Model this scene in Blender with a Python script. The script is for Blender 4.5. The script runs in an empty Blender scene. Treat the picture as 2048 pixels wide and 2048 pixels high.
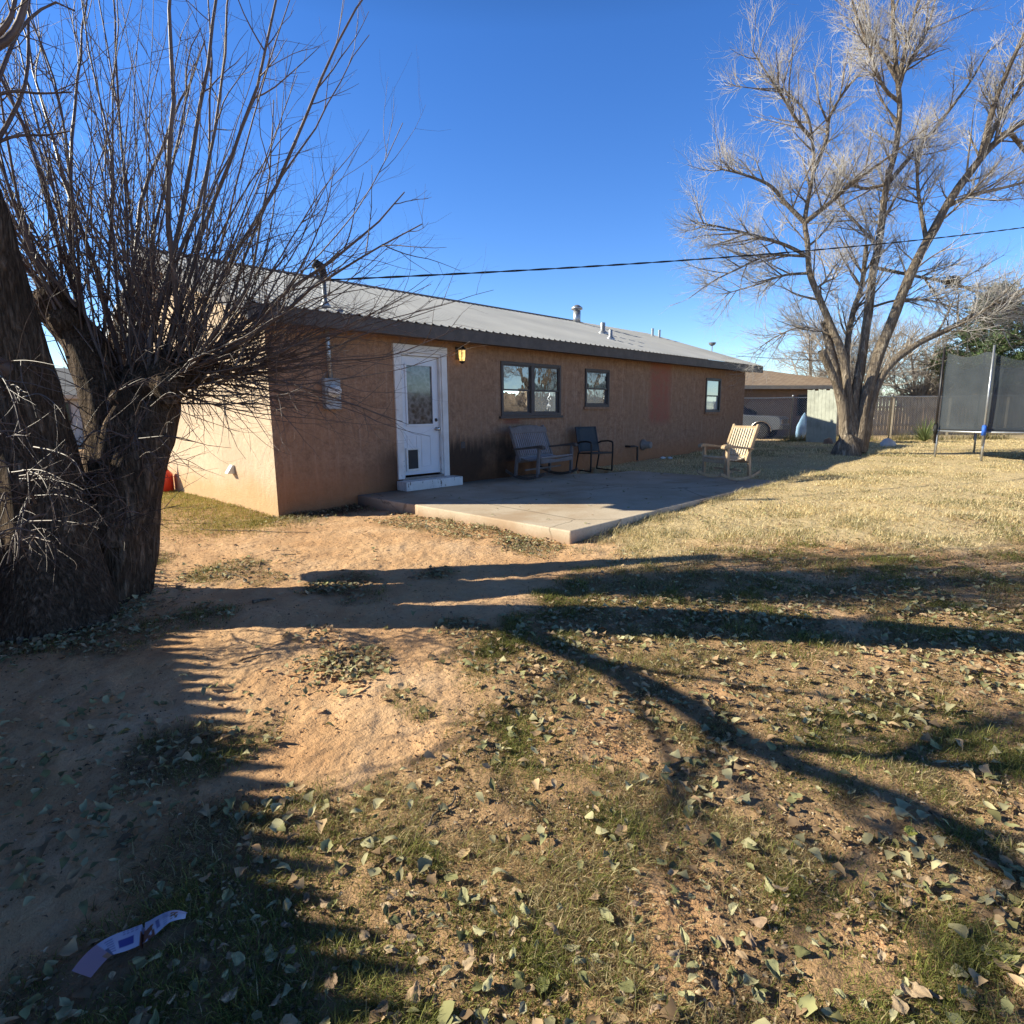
import bpy, bmesh, math, random
import numpy as np
from mathutils import Vector, Matrix, noise as mnoise
random.seed(7); rng = np.random.default_rng(11)
sc = bpy.context.scene
col = sc.collection
R_ = math.radians
PI = math.pi

# ------------------------------------------------------------------ camera
CX, CY, CZ, YAW, PITCH, ROLL, FPX = -3.5881, -8.2768, 1.4772, 0.7959, -0.1686, -0.0102, 1162.28
CO = np.array([CX, CY, CZ])
Fw = np.array([math.sin(YAW)*math.cos(PITCH), math.cos(YAW)*math.cos(PITCH), math.sin(PITCH)])
Rt = np.array([math.cos(YAW), -math.sin(YAW), 0.0]); Up = np.cross(Rt, Fw)
R2 = Rt*math.cos(ROLL)+Up*math.sin(ROLL); U2 = -Rt*math.sin(ROLL)+Up*math.cos(ROLL)
RH = Rt.copy(); FH = np.array([math.sin(YAW), math.cos(YAW), 0.0])
cam = bpy.data.cameras.new('camera'); co = bpy.data.objects.new('camera', cam); col.objects.link(co)
cam.sensor_width = 36; cam.lens = FPX/2048*36; cam.clip_start = 0.05; cam.clip_end = 3000
m4 = Matrix.Identity(4)
for i in range(3):
    m4[i][0] = R2[i]; m4[i][1] = U2[i]; m4[i][2] = -Fw[i]; m4[i][3] = CO[i]
co.matrix_world = m4
sc.camera = co

def ray(u, v): return Fw + R2*((u-1024)/FPX) - U2*((v-1024)/FPX)
def at(u, v, d):                       # point of the surveyed place at forward distance d
    return CO + ray(u, v)*d
def gz_(u, v, z):
    r = ray(u, v); return CO + r*((z-CZ)/r[2])
def rf(x, y):                          # plan coordinates right / forward of the viewpoint
    return (x-CX)*RH[0]+(y-CY)*RH[1], (x-CX)*FH[0]+(y-CY)*FH[1]
def xy(r, f): return CX+r*RH[0]+f*FH[0], CY+r*RH[1]+f*FH[1]

# ------------------------------------------------------------------ ground height
def sstep(a, b, x):
    t = np.clip((x-a)/(b-a), 0, 1); return t*t*(3-2*t)
_tab = rng.random((256, 256))
def vnoise(x, y):
    x = np.asarray(x, float); y = np.asarray(y, float)
    xi = np.floor(x).astype(int); yi = np.floor(y).astype(int); fx = x-xi; fy = y-yi
    fx = fx*fx*(3-2*fx); fy = fy*fy*(3-2*fy)
    g = lambda a, b: _tab[a & 255, b & 255]
    return (g(xi, yi)*(1-fx)+g(xi+1, yi)*fx)*(1-fy)+(g(xi, yi+1)*(1-fx)+g(xi+1, yi+1)*fx)*fy
def fbm(x, y, o=4):
    s = 0; a = .5; t = 0
    for i in range(o):
        s = s+a*vnoise(x*2**i+13.7*i, y*2**i+7.1*i); t += a; a *= .5
    return s/t
def zg0(x, y):
    x = np.asarray(x, float); y = np.asarray(y, float)
    return 0.185*sstep(-1.6, 6.3, x) + 0.08*sstep(7, 15, x)
def zg(x, y):
    z = zg0(x, y)
    r, f = rf(np.asarray(x, float), np.asarray(y, float))
    amp = 1-sstep(15, 40, f)
    z = z + amp*((fbm(x*.7, np.asarray(y)*.7, 3)-.5)*.07 + (fbm(np.asarray(x)*3.1+40, np.asarray(y)*3.1, 3)-.5)*.03)
    # mound round the old tree
    d2 = (np.asarray(x)+2.75)**2+(np.asarray(y)+2.1)**2
    return z + .07*np.exp(-d2/.8)
def G(x, y): return float(zg(x, y))

# ------------------------------------------------------------------ zones of the yard (plan r,f -> density 0..1)
_bf = np.array([1.0, 1.41, 1.86, 2.17, 2.55, 3.4, 4.05, 4.85, 5.6, 6.3, 7.2, 9])
_br = np.array([-.6, -.63, -.68, -.6, -.38, -.28, -.08, .45, 1.0, 1.05, 1.35, 2.0])
def zones(x, y):
    x = np.asarray(x, float); y = np.asarray(y, float)
    r, f = rf(x, y)
    n = fbm(x*1.3, y*1.3, 4); n2 = fbm(x*3.7+9, y*3.7+3, 3); n3 = fbm(x*.55+3, y*.55+8, 3)
    edge = r - np.interp(f, _bf, _br) + (n-.5)*.9
    inside = sstep(-.12, .3, edge)
    dry = sstep(5.3, 6.6, f+(n3-.5)*2.2+(n-.5)*1.2)*sstep(.75, 1.25, r+(n-.5)*1.0)
    grass = inside*(1-dry)
    grass = grass*(.14+.86*sstep(.36, .52, n2*.5+n*.5+.10*sstep(5, 3, f)+.03))
    # blobs of weeds and leaves
    blob = np.zeros_like(r)
    for (br, bf, s, k) in ((-.93, 3.32, .2, 1), (-1.25, 4.6, .22, .6), (-1.5, 4.95, .3, .8), (-.72, 5.25, .13, .8), (-2.7, 5.4, .38, .6), (-2.25, 5.1, .2, .5),
                           (-1.5, 2.35, .27, 1), (-1.25, 2.45, .2, .7), (-.95, 1.75, .36, 1), (-.75, 1.45, .3, 1), (-1.05, 1.25, .35, 1), (-.5, 1.25, .2, .8),
                           (-2.3, 4.1, .25, .6), (-2.6, 3.75, .3, .6), (-3.3, 3.9, .5, .8), (-.55, 2.75, .13, .6), (-.35, 3.75, .2, .7), (-3.9, 5.6, .5, .9)):
        d = np.hypot(r-br, (f-bf)*.8)+(n2-.5)*.25
        blob = np.maximum(blob, k*(1-sstep(s*.6, s*1.15, d)))
    # strip along the side of the patio, litter under the house wall, gable weeds
    strip = sstep(.55, .8, x)*(1-sstep(1.22, 1.3, x))*sstep(-4.7, -4.3, y)*(1-sstep(-1.7, -1.1, y))*sstep(.3, .55, n2+.12)
    wall = sstep(-.2, .1, x)*(1-sstep(1.3, 1.5, x))*sstep(-.9, -.3, y)
    gab = sstep(-2.3, -1.0, x)*(1-sstep(-.1, .05, x))*sstep(-.5, .3, y)*sstep(.3, .5, n+.1)
    front = sstep(1.5, 1.8, x)*(1-sstep(7.4, 7.8, x))*sstep(-4.85, -4.55, y+(n2-.5)*.3)*(1-sstep(-4.4, -4.35, y))
    far = sstep(.9, 1.4, r)*sstep(8, 11, f)
    leafy = sstep(.8, 1.3, -x-2.6)*sstep(-1.5, .5, y)
    dry = np.maximum(dry, far*.9)
    dry = dry*(1-sstep(15, 17.5, x)*sstep(-3.5, -1.0, y)*.4)
    return dict(dry=dry, grass=grass, blob=np.maximum(blob, leafy*.7), strip=strip, wall=wall, gab=gab, front=front, inside=inside)
PAT = (1.30, 7.43, -4.38, 0.2)      # patio x0,x1,front y,top z
def blocked(x, y):
    inp = (x > PAT[0]-.01) & (x < PAT[1]+.01) & (y > PAT[2]-.01) & (y < 0)
    inp &= ~((x > 5.9+(-1)*0) & (y > -1.25) & (x > 7.43))
    hs = (x > 0) & (x < 16.03) & (y > 0) & (y < 8)
    return inp | hs

# ------------------------------------------------------------------ materials
def new_mat(name):
    m = bpy.data.materials.new(name); m.use_nodes = True
    nt = m.node_tree; b = nt.nodes['Principled BSDF']
    return m, nt, b
def nd(nt, t, **k):
    n = nt.nodes.new('ShaderNode'+t)
    for a, v in k.items(): setattr(n, a, v)
    return n
def ramp(nt, stops, fac):
    n = nd(nt, 'ValToRGB'); e = n.color_ramp.elements
    while len(e) < len(stops): e.new(.5)
    for i, (p, c) in enumerate(stops):
        e[i].position = p; e[i].color = (*c, 1) if len(c) == 3 else c
    nt.links.new(fac, n.inputs[0]); return n.outputs[0]
def noise(nt, vec, scale, detail=4, rough=.55, dim='3D'):
    n = nd(nt, 'TexNoise'); n.inputs['Scale'].default_value = scale; n.inputs['Detail'].default_value = detail; n.inputs['Roughness'].default_value = rough
    if vec is not None: nt.links.new(vec, n.inputs['Vector'])
    return n.outputs[0]
def mapping(nt, vec, scale):
    n = nd(nt, 'Mapping'); n.inputs['Scale'].default_value = scale; nt.links.new(vec, n.inputs['Vector']); return n.outputs[0]
def mixc(nt, fac, a, b, mode='MIX'):
    n = nd(nt, 'Mix', data_type='RGBA', blend_type=mode)
    for s, v in ((n.inputs[0], fac), (n.inputs[6], a), (n.inputs[7], b)):
        if isinstance(v, (int, float)): s.default_value = v
        elif isinstance(v, tuple): s.default_value = (*v, 1)
        else: nt.links.new(v, s)
    return n.outputs[2]
def mth(nt, op, a, b=None, clamp=False):
    n = nd(nt, 'Math', operation=op, use_clamp=clamp)
    for s, v in ((n.inputs[0], a), (n.inputs[1], b)):
        if v is None: continue
        if isinstance(v, (int, float)): s.default_value = v
        else: nt.links.new(v, s)
    return n.outputs[0]
def rng_(nt, v, a, b, c=0, d=1):
    n = nd(nt, 'MapRange', interpolation_type='SMOOTHSTEP'); nt.links.new(v, n.inputs[0])
    for i, q in enumerate((a, b, c, d)): n.inputs[i+1].default_value = q
    return n.outputs[0]
def bump(nt, b, h, strength=.4, dist=.01):
    n = nd(nt, 'Bump'); n.inputs['Strength'].default_value = strength; n.inputs['Distance'].default_value = dist
    nt.links.new(h, n.inputs['Height']); nt.links.new(n.outputs[0], b.inputs['Normal'])
def plain(name, c, rough=.6, metal=0, var=.25, scale=12, bmp=.15, spec=.4, bd=.004, stretch=None, coat=0):
    m, nt, b = new_mat(name)
    tc = nd(nt, 'TexCoord').outputs['Object']
    if stretch: tc = mapping(nt, tc, stretch)
    n = noise(nt, tc, scale, 6, .6)
    lo = tuple(v*(1-var) for v in c); hi = tuple(min(1, v*(1+var)) for v in c)
    nt.links.new(ramp(nt, ((.3, lo), (.7, hi)), n), b.inputs['Base Color'])
    b.inputs['Roughness'].default_value = rough; b.inputs['Metallic'].default_value = metal
    b.inputs['Specular IOR Level'].default_value = spec
    if coat: b.inputs['Coat Weight'].default_value = coat
    if bmp: bump(nt, b, noise(nt, tc, scale*3, 5), bmp, bd)
    return m
MT = {}
def wood(name, c1, c2, grain=(1, 1, 1), scale=9, rough=.75):
    m, nt, b = new_mat(name)
    tc = nd(nt, 'TexCoord').outputs['Object']
    v = mapping(nt, tc, grain)
    a = noise(nt, v, scale, 6, .65); g = noise(nt, tc, 3, 3)
    c = ramp(nt, ((.28, c1), (.72, c2)), a)
    c = mixc(nt, rng_(nt, g, .35, .7, 0, .45), c, tuple(x*.55 for x in c1))
    nt.links.new(c, b.inputs['Base Color']); b.inputs['Roughness'].default_value = rough; b.inputs['Specular IOR Level'].default_value = .25
    bump(nt, b, a, .35, .004); return m
MT['grey_wood'] = wood('weathered_grey_wood', (.15, .125, .12), (.28, .24, .225), (6, 6, 1))
MT['dark_arm'] = wood('worn_dark_wood', (.07, .055, .05), (.15, .12, .10), (1, 5, 5))
MT['tan_wood'] = wood('sun_bleached_tan_wood', (.36, .24, .14), (.62, .46, .30), (6, 6, 1))
MT['tan_slat'] = wood('pale_tan_slats', (.56, .44, .30), (.78, .66, .50), (8, 8, 1))
MT['fence_wood'] = wood('old_fence_boards', (.10, .075, .055), (.21, .165, .125), (9, 9, .7), 7)
MT['fence_pale'] = wood('pale_weathered_fence_boards', (.22, .18, .13), (.42, .36, .27), (9, 9, .7), 7)
MT['panel_wood'] = wood('grey_green_panel_boards', (.34, .35, .29), (.54, .55, .47), (12, 12, .7), 8)
MT['bronze'] = plain('dark_bronze_frame', (.075, .06, .055), .5, 0, .2, 20, .05)
MT['fascia'] = plain('brown_fascia_paint', (.085, .068, .06), .6, 0, .25, 6, .1)
MT['soffit'] = plain('brown_soffit', (.14, .10, .08), .8, 0, .2, 6, .1)  # the soffit boards' own brown
MT['black_metal'] = plain('dark_brown_metal', (.022, .017, .016), .4, 0, .3, 20, .05, .5)
MT['sling'] = plain('dark_grey_sling', (.055, .065, .07), .8, 0, .2, 60, .3)
MT['steel'] = plain('galvanised_steel', (.42, .43, .44), .42, .75, .2, 14, .1)
MT['meter_grey'] = plain('grey_meter_enamel', (.30, .30, .30), .5, .2, .25, 14, .08)
MT['chrome'] = plain('worn_chrome', (.55, .53, .5), .22, 1, .1, 20, 0)
MT['white_vent'] = plain('white_plastic', (.72, .71, .68), .5, 0, .08, 10, .05)
MT['dirty_plastic'] = plain('dirty_grey_plastic', (.25, .21, .18), .6, 0, .2, 10, .05)
MT['black_rubber'] = plain('black_rubber', (.012, .012, .013), .7, 0, .2, 20, .2)
MT['cable'] = plain('black_cable_sheath', (.012, .012, .014), .6, 0, .2, 20, 0)
MT['car_paint'] = plain('dull_silver_blue_paint', (.12, .13, .15), .35, .3, .12, 3, 0, .5, .004, None, .4)
MT['car_dark'] = plain('dark_car_trim', (.02, .02, .022), .5, 0, .2, 10, .05)
MT['blue_sheet'] = plain('light_blue_plastic', (.28, .46, .68), .45, 0, .2, 5, .5, .4, .02)
MT['blue_foam'] = plain('blue_foam', (.03, .12, .50), .6, 0, .2, 14, .1)
MT['white_rock'] = plain('white_stone', (.62, .61, .60), .85, 0, .15, 8, .6, .3, .02)
MT['red_plastic'] = plain('red_plastic', (.62, .045, .02), .45, 0, .12, 6, .05)
MT['tan_trim'] = plain('tan_trim_paint', (.50, .40, .28), .7, 0, .12, 5, .1)
MT['nbr_wall'] = plain('neighbour_stucco', (.27, .17, .115), .9, 0, .15, 5, .3)
MT['pale_wall'] = plain('pale_siding', (.50, .44, .38), .9, 0, .12, 4, .2)
MT['grey_roof'] = plain('grey_shingles', (.16, .155, .155), .9, 0, .2, 14, .4)
MT['dark_roof'] = plain('dark_shingles', (.05, .048, .05), .9, 0, .2, 14, .4)

def m_stucco(name, base, dark, grime=True):
    m, nt, b = new_mat(name)
    p = nd(nt, 'NewGeometry').outputs['Position']
    sep = nd(nt, 'SeparateXYZ'); nt.links.new(p, sep.inputs[0])
    x, y, z = sep.outputs
    big = noise(nt, p, .9, 5, .6); mid = noise(nt, p, 7, 5, .65); fine = noise(nt, p, 55, 4, .6)
    c = ramp(nt, ((.34, dark), (.62, base)), mth(nt, 'ADD', mth(nt, 'MULTIPLY', mid, .55), mth(nt, 'MULTIPLY', noise(nt, p, 22, 5, .7), .45)))
    c = mixc(nt, rng_(nt, big, .38, .68, 0, .6), c, tuple(v*.72 for v in base))
    streak = noise(nt, mapping(nt, p, (6, 6, .35)), 2.2, 5, .65)
    if grime:
        c = mixc(nt, rng_(nt, streak, .5, .75, 0, .4), c, (.54, .38, .285))
        c = mixc(nt, rng_(nt, noise(nt, mapping(nt, p, (5, 5, .5)), 3.4, 4), .56, .76, 0, .38), c, (.16, .095, .07))
        # red painted patch right of the small window
        px = mth(nt, 'ADD', x, mth(nt, 'MULTIPLY', mth(nt, 'SUBTRACT', mid, .5), .35))
        pz = mth(nt, 'ADD', z, mth(nt, 'MULTIPLY', mth(nt, 'SUBTRACT', streak, .5), .5))
        red = mth(nt, 'MULTIPLY', mth(nt, 'MULTIPLY', rng_(nt, px, 9.95, 10.25), rng_(nt, px, 11.0, 11.3, 1, 0)), rng_(nt, pz, 1.05, 1.3))
        red = mth(nt, 'MULTIPLY', red, rng_(nt, mid, .3, .6, .15, .85))
        c = mixc(nt, red, c, (.36, .125, .085))
        # red rub under the double window
        r2 = mth(nt, 'MULTIPLY', mth(nt, 'MULTIPLY', rng_(nt, px, 4.6, 4.75), rng_(nt, px, 5.05, 5.25, 1, 0)), mth(nt, 'MULTIPLY', rng_(nt, z, 1.24, 1.29), rng_(nt, z, 1.34, 1.39, 1, 0)))
        c = mixc(nt, mth(nt, 'MULTIPLY', r2, .6), c, (.24, .07, .045))
        # orange dirt splash at the foot of the wall
        zn = mth(nt, 'SUBTRACT', z, mth(nt, 'MULTIPLY', streak, .55))
        c = mixc(nt, rng_(nt, zn, -.1, .6, .75, 0), c, (.46, .19, .08))
        # blackened damp stains above the patio
        dx = mth(nt, 'ABSOLUTE', mth(nt, 'SUBTRACT', px, 3.6)); lim = rng_(nt, dx, 1.0, 3.2, 1.0, .05)
        st = mth(nt, 'MULTIPLY', mth(nt, 'MULTIPLY', rng_(nt, mth(nt, 'SUBTRACT', zn, mth(nt, 'MULTIPLY', lim, .45)), .05, .45, 1, 0), lim), rng_(nt, big, .3, .55, .55, 1))
        st = mth(nt, 'MULTIPLY', st, rng_(nt, x, 1.1, 2.2))
        c = mixc(nt, mth(nt, 'MULTIPLY', st, .84), c, (.022, .018, .016))
    else:
        c = mixc(nt, rng_(nt, mth(nt, 'SUBTRACT', z, mth(nt, 'MULTIPLY', big, .7)), -.2, .35, .7, 0), c, (.60, .36, .16))
    nt.links.new(c, b.inputs['Base Color']); b.inputs['Roughness'].default_value = .95; b.inputs['Specular IOR Level'].default_value = .15
    h = mth(nt, 'ADD', mth(nt, 'MULTIPLY', mid, .6), mth(nt, 'MULTIPLY', fine, .5))
    bump(nt, b, h, 1.0, .035); return m
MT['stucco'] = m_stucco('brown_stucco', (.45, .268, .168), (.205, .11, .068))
MT['stucco_gable'] = m_stucco('gable_stucco_lit_copy', (.74, .57, .40), (.60, .44, .30), False)  # lighter copy of the wall stucco, sunlight brightened into its colour

def m_roof():
    m, nt, b = new_mat('grey_painted_metal_roof')
    p = nd(nt, 'NewGeometry').outputs['Position']
    n = noise(nt, p, .6, 4); s = noise(nt, mapping(nt, p, (6, .4, .4)), 2, 4)
    c = ramp(nt, ((.3, (.27, .27, .275)), (.7, (.35, .345, .345))), n)
    c = mixc(nt, rng_(nt, s, .5, .75, 0, .25), c, (.24, .235, .23))
    nt.links.new(c, b.inputs['Base Color']); b.inputs['Roughness'].default_value = .6; b.inputs['Specular IOR Level'].default_value = .35
    return m
MT['roof'] = m_roof()

def m_paint():
    m, nt, b = new_mat('peeling_white_paint')
    tc = nd(nt, 'TexCoord').outputs['Object']
    sep = nd(nt, 'SeparateXYZ'); nt.links.new(tc, sep.inputs[0])
    n = noise(nt, mapping(nt, tc, (2, 2, .6)), 9, 7, .7); d = noise(nt, tc, 4, 4)
    c = ramp(nt, ((.3, (.62, .58, .55)), (.7, (.78, .76, .74))), d)
    low = rng_(nt, sep.outputs[2], .3, 1.5, .12, 0)
    c = mixc(nt, rng_(nt, mth(nt, 'ADD', n, low), .70, .74), c, (.16, .12, .095))
    nt.links.new(c, b.inputs['Base Color']); b.inputs['Roughness'].default_value = .55
    bump(nt, b, n, .4, .006); return m
MT['paint'] = m_paint()
MT['door_white'] = plain('white_door_enamel', (.70, .71, .74), .4, 0, .05, 3, .03)

def m_glass(name, tint, refl=.35, rough=.02):
    m, nt, b = new_mat(name)
    nt.nodes.remove(b)
    out = nt.nodes['Material Output']
    d = nd(nt, 'BsdfDiffuse'); d.inputs[0].default_value = (*tint, 1)
    g = nd(nt, 'BsdfGlossy'); g.inputs['Roughness'].default_value = rough; g.inputs['Color'].default_value = (.92, .95, 1, 1)
    mx = nd(nt, 'MixShader'); f = nd(nt, 'Fresnel'); f.inputs[0].default_value = 1.5
    k = mth(nt, 'ADD', f.outputs[0], refl, True)
    p = nd(nt, 'NewGeometry').outputs['Position']; n = noise(nt, p, 3.5, 2)
    bp = nd(nt, 'Bump'); bp.inputs['Strength'].default_value = .06; bp.inputs['Distance'].default_value = .03
    nt.links.new(n, bp.inputs['Height']); nt.links.new(bp.outputs[0], g.inputs['Normal'])
    nt.links.new(k, mx.inputs[0]); nt.links.new(d.outputs[0], mx.inputs[1]); nt.links.new(g.outputs[0], mx.inputs[2])
    nt.links.new(mx.outputs[0], out.inputs[0]); return m
MT['pane_sky'] = m_glass('reflective_window_glass', (.012, .014, .018), .15)
MT['pane_dark'] = m_glass('dark_screened_glass', (.010, .015, .015), -.02, .02)
MT['pane_blind'] = m_glass('glass_over_pale_blind', (.38, .42, .46), .16)

def m_doorpane():
    m, nt, b = new_mat('lace_curtain_behind_glass')
    tc = nd(nt, 'TexCoord').outputs['Object']
    n = noise(nt, tc, 7, 7, .75); v = nd(nt, 'TexVoronoi'); v.inputs['Scale'].default_value = 11; nt.links.new(tc, v.inputs['Vector'])
    k = mth(nt, 'MULTIPLY', n, rng_(nt, v.outputs[0], .1, .6, .7, 1.25))
    nt.links.new(ramp(nt, ((.28, (.02, .02, .022)), (.5, (.07, .07, .072)), (.7, (.17, .17, .175))), k), b.inputs['Base Color'])
    b.inputs['Roughness'].default_value = .08; b.inputs['Specular IOR Level'].default_value = .7; return m
MT['door_pane'] = m_doorpane()

def m_lamp():
    m, nt, b = new_mat('glowing_amber_glass')
    b.inputs['Base Color'].default_value = (.8, .55, .2, 1)
    tc = nd(nt, 'TexCoord').outputs['Object']
    b.inputs['Emission Color'].default_value = (1, .62, .18, 1)
    nt.links.new(rng_(nt, noise(nt, tc, 20, 2), .3, .7, .35, 1.3), b.inputs['Emission Strength']); return m
MT['lamp_glow'] = m_lamp()

def m_bark(name, c1, c2, c3, sc_=1.0, bs=.9, bd=.05):
    m, nt, b = new_mat(name)
    tc = nd(nt, 'TexCoord').outputs['Object']
    v = mapping(nt, tc, (1, 1, .16))
    wv = mixc(nt, .10, v, noise(nt, tc, 3, 3)); a = noise(nt, wv, 11*sc_, 5, .6); a2 = noise(nt, v, 34*sc_, 5, .65)
    rid = mth(nt, 'SUBTRACT', 1.0, mth(nt, 'ABSOLUTE', mth(nt, 'SUBTRACT', mth(nt, 'MULTIPLY', a, 4.4), 2.2)))
    rid = rng_(nt, rid, -.2, 1.0)
    h = mth(nt, 'ADD', mth(nt, 'MULTIPLY', mth(nt, 'SUBTRACT', 1.0, rid), .6), mth(nt, 'MULTIPLY', a2, .6))
    c = ramp(nt, ((.25, c1), (.7, c2), (1.05, c3)), h)
    c = mixc(nt, rng_(nt, noise(nt, tc, 2.2, 4), .42, .7, 0, .4), c, tuple(q*.6 for q in c1))
    nt.links.new(c, b.inputs['Base Color']); b.inputs['Roughness'].default_value = .95; b.inputs['Specular IOR Level'].default_value = .1
    bump(nt, b, h, bs, bd); return m
MT['bark_dark'] = m_bark('furrowed_brown_bark', (.07, .047, .032), (.34, .24, .17), (.62, .48, .35), 1.9, 1, .09)
MT['bark_pale'] = m_bark('grey_tan_bark', (.15, .115, .085), (.50, .41, .31), (.72, .62, .49), .9, 1, .08)
MT['shoot'] = plain('red_brown_shoots', (.12, .078, .062), .5, 0, .35, 5, .1, .5)
MT['twig_pale'] = plain('pale_grey_twigs', (.48, .445, .41), .8, 0, .45, 1.5, 0, .2)
MT['twig_bg'] = plain('grey_brown_twigs', (.36, .31, .26), .85, 0, .3, .5, 0, .2)
MT['nest'] = plain('nest_twigs', (.05, .038, .03), .9, 0, .3, 8, .3)

def m_attr(name, rough=.75, trans=.25, sheen=0):
    m, nt, b = new_mat(name)
    a = nd(nt, 'Attribute', attribute_name='tint')
    nt.links.new(a.outputs['Color'], b.inputs['Base Color']); b.inputs['Roughness'].default_value = rough; b.inputs['Specular IOR Level'].default_value = .12
    if trans:
        out = nt.nodes['Material Output']; t = nd(nt, 'BsdfTranslucent'); nt.links.new(a.outputs['Color'], t.inputs[0])
        mx = nd(nt, 'MixShader'); mx.inputs[0].default_value = trans
        nt.links.new(b.outputs[0], mx.inputs[1]); nt.links.new(t.outputs[0], mx.inputs[2]); nt.links.new(mx.outputs[0], out.inputs[0])
    return m
MT['blade'] = m_attr('grass_blades', .75, .42); MT['litter'] = m_attr('dead_leaf_litter', .8, .12); MT['print'] = m_attr('printed_paper', .55, .1)
MT['needle'] = m_attr('pine_needles', .7, .15)

def m_leaf(name, cols):
    m, nt, b = new_mat(name)
    oi = nd(nt, 'ObjectInfo').outputs['Random']; tc = nd(nt, 'TexCoord').outputs['Object']
    n = len(cols); c = ramp(nt, [(i/max(1, n-1), q) for i, q in enumerate(cols)], oi)
    nz = noise(nt, tc, 30, 4)
    c = mixc(nt, rng_(nt, nz, .35, .7, 0, .5), c, tuple(q*.55 for q in cols[0]))
    w = nd(nt, 'TexWave', wave_type='BANDS', bands_direction='DIAGONAL'); w.inputs['Scale'].default_value = 26; w.inputs['Distortion'].default_value = 2; nt.links.new(tc, w.inputs[0])
    c = mixc(nt, rng_(nt, w.outputs['Fac'], .8, 1, 0, .22), c, (.5, .5, .4))
    nt.links.new(c, b.inputs['Base Color']); b.inputs['Roughness'].default_value = .8; b.inputs['Specular IOR Level'].default_value = .1
    bump(nt, b, nz, .4, .006)
    out = nt.nodes['Material Output']; t = nd(nt, 'BsdfTranslucent'); nt.links.new(c, t.inputs[0])
    mx = nd(nt, 'MixShader'); mx.inputs[0].default_value = .15
    nt.links.new(b.outputs[0], mx.inputs[1]); nt.links.new(t.outputs[0], mx.inputs[2]); nt.links.new(mx.outputs[0], out.inputs[0])
    return m
MT['leaf_green'] = m_leaf('pale_grey_green_leaf', [(.44, .42, .23), (.55, .51, .31), (.37, .36, .18), (.62, .56, .37)])
MT['leaf_tan'] = m_leaf('tan_brown_leaf', [(.50, .34, .21), (.60, .46, .31), (.38, .25, .15), (.55, .38, .27)])
MT['leaf_olive'] = m_leaf('olive_leaf', [(.20, .21, .08), (.28, .28, .12), (.17, .16, .07)])
MT['leaf_yellow'] = m_leaf('yellow_green_leaf', [(.52, .50, .10), (.45, .46, .10)])

def m_concrete():
    m, nt, b = new_mat('old_concrete')
    p = nd(nt, 'NewGeometry').outputs['Position']
    a = noise(nt, p, 1.4, 5, .6); f = noise(nt, p, 40, 5, .6)
    c = ramp(nt, ((.3, (.47, .365, .255)), (.7, (.62, .515, .395))), a)
    c = mixc(nt, rng_(nt, f, .5, .72, 0, .45), c, (.30, .22, .15))
    c = mixc(nt, rng_(nt, noise(nt, p, .8, 5, .65), .5, .68, 0, .6), c, (.40, .26, .155))
    w = nd(nt, 'TexVoronoi', feature='DISTANCE_TO_EDGE'); w.inputs['Scale'].default_value = .42
    nt.links.new(mixc(nt, .25, p, noise(nt, p, 2.5, 4)), w.inputs['Vector'])
    c = mixc(nt, rng_(nt, w.outputs[0], .0, .006, .6, 0), c, (.10, .075, .055))
    sep = nd(nt, 'SeparateXYZ'); nt.links.new(p, sep.inputs[0])
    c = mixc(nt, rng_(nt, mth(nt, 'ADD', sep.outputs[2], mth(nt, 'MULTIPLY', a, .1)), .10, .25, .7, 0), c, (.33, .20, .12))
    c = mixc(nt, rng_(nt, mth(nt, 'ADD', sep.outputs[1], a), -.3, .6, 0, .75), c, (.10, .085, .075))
    nt.links.new(c, b.inputs['Base Color']); b.inputs['Roughness'].default_value = .9; b.inputs['Specular IOR Level'].default_value = .2
    bump(nt, b, f, .3, .006); return m
MT['concrete'] = m_concrete()

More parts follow.
